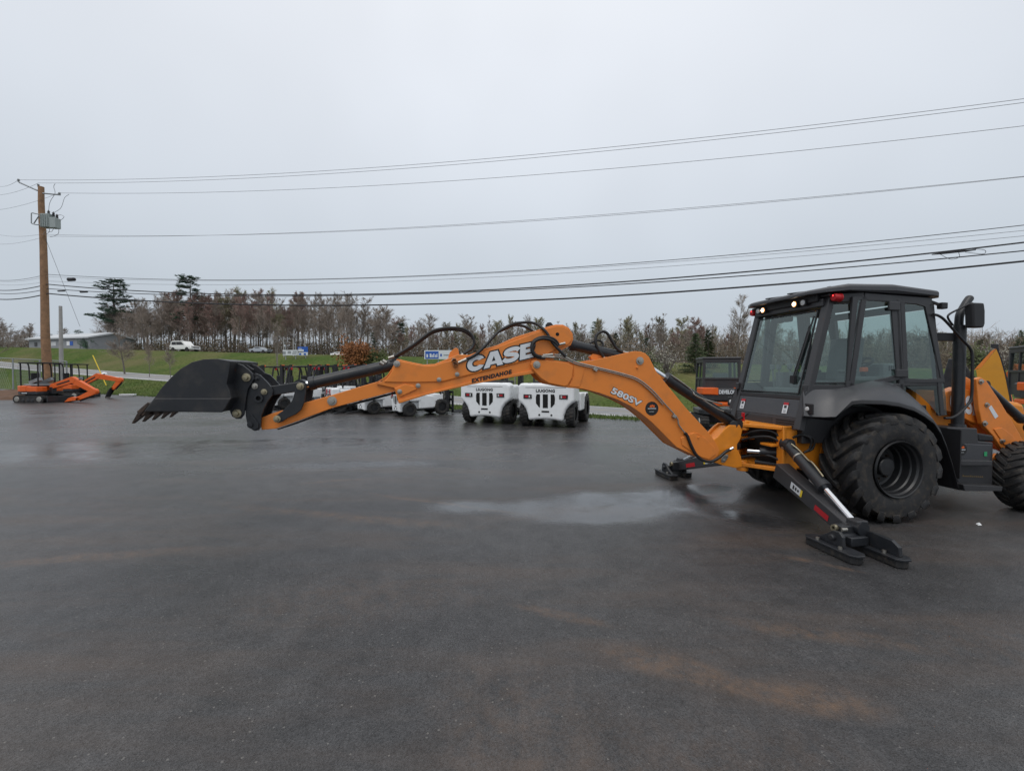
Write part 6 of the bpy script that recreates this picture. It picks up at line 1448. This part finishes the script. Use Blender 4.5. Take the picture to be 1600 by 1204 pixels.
plant('single', 194, 520, 58, 'small bare tree with a dense twiggy crown on the grass bank', wide=1.7)
plant('single', 233, 530, 52, 'bare sapling on the grass bank below the suv, the left one', wide=.75)
plant('single', 266, 536, 52, 'bare sapling on the grass bank below the suv, the right one', wide=.8)
plant('birch', 434, 500, 58, 'clump of pale slender birch stems left of the roadside board', wide=.9)
plant('single', -8, 487, 62, 'bare tree cut off by the left edge of the picture', wide=1.3)
GL = 'bare trees of the left wood'; GR = 'bare trees of the right wood'
topL = [(160, 485), (185, 470), (215, 475), (250, 472), (270, 458), (330, 470), (360, 462), (430, 462), (470, 468), (555, 466), (580, 488), (620, 498), (660, 506), (760, 503), (1100, 512)]
for k in range(100):
    px = 168+(560-168)*((k+random.random())/100); kind = 'grey'; y = ymin(px)+random.random()**1.3*28
    if 262 < px < 340: kind = random.choice(('red', 'red', 'grey'))
    elif 340 < px < 370: kind = random.choice(('green', 'grey'))
    elif 360 < px < 470: kind = random.choice(('red', 'grey', 'green', 'grey'))
    elif px > 470: kind = random.choice(('grey', 'tall', 'grey'))
    lab = {'grey': 'bare grey-brown tree in the wood behind the highway', 'red': 'tree with dark red buds in the wood behind the highway', 'green': 'tree with yellow-green buds in the wood behind the highway', 'tall': 'slender pale bare tree at the right end of the left wood'}[kind]
    plant(kind, px, max(prof(px, topL)-4, prof(px, topL)+random.gauss(4, 15)), y, lab, group={'grey': GL, 'red': 'red budding trees of the left wood', 'green': 'green budding trees of the left wood', 'tall': 'slender trees of the left wood'}[kind], wide=random.uniform(.65, 1.35))
for k in range(120):
    px = 560+(1215-560)*((k+random.random())/120); y = ymin(px)+random.random()*34; kind = random.choice(('grey', 'green', 'green', 'tall', 'grey', 'red'))
    lab = {'grey': 'bare grey-brown tree in the wood behind the orange arm', 'red': 'tree with dark red buds behind the orange arm', 'green': 'tree with yellow-green buds behind the orange arm', 'tall': 'slender pale bare tree behind the orange arm'}[kind]
    plant(kind, px, max(prof(px, topL)-12, prof(px, topL)+random.gauss(6, 13)), y, lab, group={'grey': GR, 'red': 'red budding trees of the right wood', 'green': 'green budding trees of the right wood', 'tall': 'slender trees of the right wood'}[kind], wide=random.uniform(.7, 1.5))
for k in range(70):
    px = 1215+(2050-1215)*((k+random.random())/70); y = ymin(px)+random.random()*34; kind = random.choice(('grey', 'grey', 'green', 'grey'))
    plant(kind, px, 518+random.uniform(-6, 14), y, 'bare grey-brown tree in the wood behind the cab and mirror' if kind == 'grey' else 'tree with yellow-green buds behind the cab and mirror', group='trees behind the cab' if kind == 'grey' else 'green budding trees behind the cab', wide=random.uniform(.9, 1.4))
for k in range(12):
    px = -40+90*((k+random.random())/12); plant('grey', px, random.uniform(502, 524), random.uniform(100, 125), 'bare grey tree on the hill at the far left behind the building', group='bare trees at the far left', wide=random.uniform(.9, 1.4))
for k in range(5):
    px = 46+26*k; plant('pine' if k in (1, 3) else 'grey', px, random.uniform(506, 520), 128, 'dark treetop peeping over the roof of the grey building', group='treetops behind the building', wide=1.5)
for k, (px, yt) in enumerate(((585, 520), (742, 522), (905, 522), (962, 518), (1010, 528), (1180, 516), (1440, 525), (1530, 528))):
    plant('spruce' if k % 2 else 'pine', px, yt, ymin(px)+3+2*k, 'dark evergreen standing among the bare trees of the right wood', group='evergreens in the right wood', wide=1.3)
# shrubs
def put(spec, nm, px, y, label, cat='shrub', sc=1.0):
    r = make_tree(nm, spec); g = gpt(px, y); r.location = g-Vector((0, 0, .05)); r.scale = (sc,)*3; r['label'] = label; r['category'] = cat; return r
put(shrub(71, 'rust', 2.0, 2.6, .17, 44, 20), 'shrub', 557, 51, 'round rust-brown shrub behind the forklift masts', sc=1.3)
put(shrub(72, 'bush', 1.5, 1.6, .17, 34, 10), 'shrub', 586, 51, 'low green shrub at the right foot of the rust-brown shrub', sc=1.2)
put(shrub(73, 'blossom', 2.0, 2.5, .10, 5, 16), 'shrub', 1042, 36, 'pale blossoming shrub left of the spruces above the boom')
put(shrub(74, 'blossom', 2.0, 2.5, .10, 5, 16), 'shrub', 1560, 38, 'pale blossoming shrub below the spruce at the right edge')
put(shrub(75, 'bush', 1.8, 1.8, .16, 22, 12), 'shrub', 1010, 38, 'greyish green shrub left of the pale blossoming shrub')
put(shrub(76, 'pine', 2.4, 2.0, .2, 30, 14), 'shrub', 140, 99, 'dark green bush in front of the grey metal building')
put(shrub(77, 'bush', 1.7, 1.9, .16, 22, 12), 'shrub', 1526, 37, 'yellowish green bush behind the exhaust stack and rail')
# undergrowth under the wood, too tangled to count
random.seed(77); ug = MB(); ug2 = MB()
for k in range(60000):
    px = random.uniform(-60, 2100); y = ymin(px, 10)+random.random()**1.8*36
    if px < 175 and random.random() < .5: continue
    g = gpt(px, y); hmax = (3.6 if px > 560 else 3.8)*(.35+.65*(.5+.5*math.sin(px*.05)*math.cos(px*.021+1)))
    c = g+Vector((0, 0, random.random()**1.5*hmax)); leafq(ug, c, random.uniform(.12, .36))
for k in range(14000):
    px = random.uniform(-60, 2100); y = ymin(px, 10)+random.random()**1.4*40
    if px < 175 and random.random() < .5: continue
    g = gpt(px, y); a = g+Vector((0, 0, random.random()*1.2)); stick(ug, a, a+Vector((random.gauss(0, .7), random.gauss(0, .7), random.uniform(.6, 2.6))), .022, .008)
o = ug.build('undergrowth', M['brush'], fixn=False); tag(o, 'tangled brown undergrowth below the trees of the wood', 'undergrowth', kind='stuff')
# the deeper wood, one brown mass of trunks and twigs
random.seed(78); fw = MB()
for k in range(1500):
    px = random.uniform(165, 2100) if k % 8 else random.uniform(-40, 60); y = ymin(px)+random.uniform(25, 75); g = gpt(px, y)
    top = on_y(px, prof(px, topL)+random.uniform(6, 34) if px < 1100 else random.uniform(516, 540), y); h = max(3, top.z-g.z); t = g+Vector((random.gauss(0, .3), 0, h))
    fw.pipe([g, t], [.07, .02], 3, False)
    for j in range(9):
        a = g.lerp(t, random.uniform(.25, .97)); d = Vector((random.gauss(0, 1), random.gauss(0, 1), random.uniform(.3, 1.4))).normalized()*random.uniform(.8, 2.2); b = a+d; stick(fw, a, b, .026, .012)
        for w in range(4): c = a.lerp(b, random.uniform(.3, 1)); stick(fw, c, c+(d.normalized()+rv(.8))*random.uniform(.4, .9), .022, .01)
o = fw.build('distant_wood', M['twig'], fixn=False); tag(o, 'deep brown wood behind the nearer bare trees', 'wood', kind='stuff')
# grass blades on the verge and the lower bank
random.seed(9); gb = MB()
for k in range(26000):
    t = random.uniform(-14, 62); d = (random.uniform(-.05, road_near(t)-.15) if random.random() < .8 else -abs(random.gauss(0, .22))) if random.random() < .85 else road_near(t)+8+random.random()**2*5
    x, y = xy(t, d); z = gz(x, y); a = random.uniform(0, 6.28); h = random.uniform(.05, .16)*(1.5 if d > 6 else 1); w = .02
    gb.add([(x-w*math.cos(a), y-w*math.sin(a), z), (x+w*math.cos(a), y+w*math.sin(a), z), (x+random.gauss(0, .04), y+random.gauss(0, .04), z+h)], [[0, 1, 2]])
M['blade'] = mat('grass_blade', (.085, .13, .025), .8, var=.4, vscale=.7)
o = gb.build('grass', M['blade'], fixn=False); tag(o, 'short green grass along the asphalt and road', 'grass', kind='stuff')
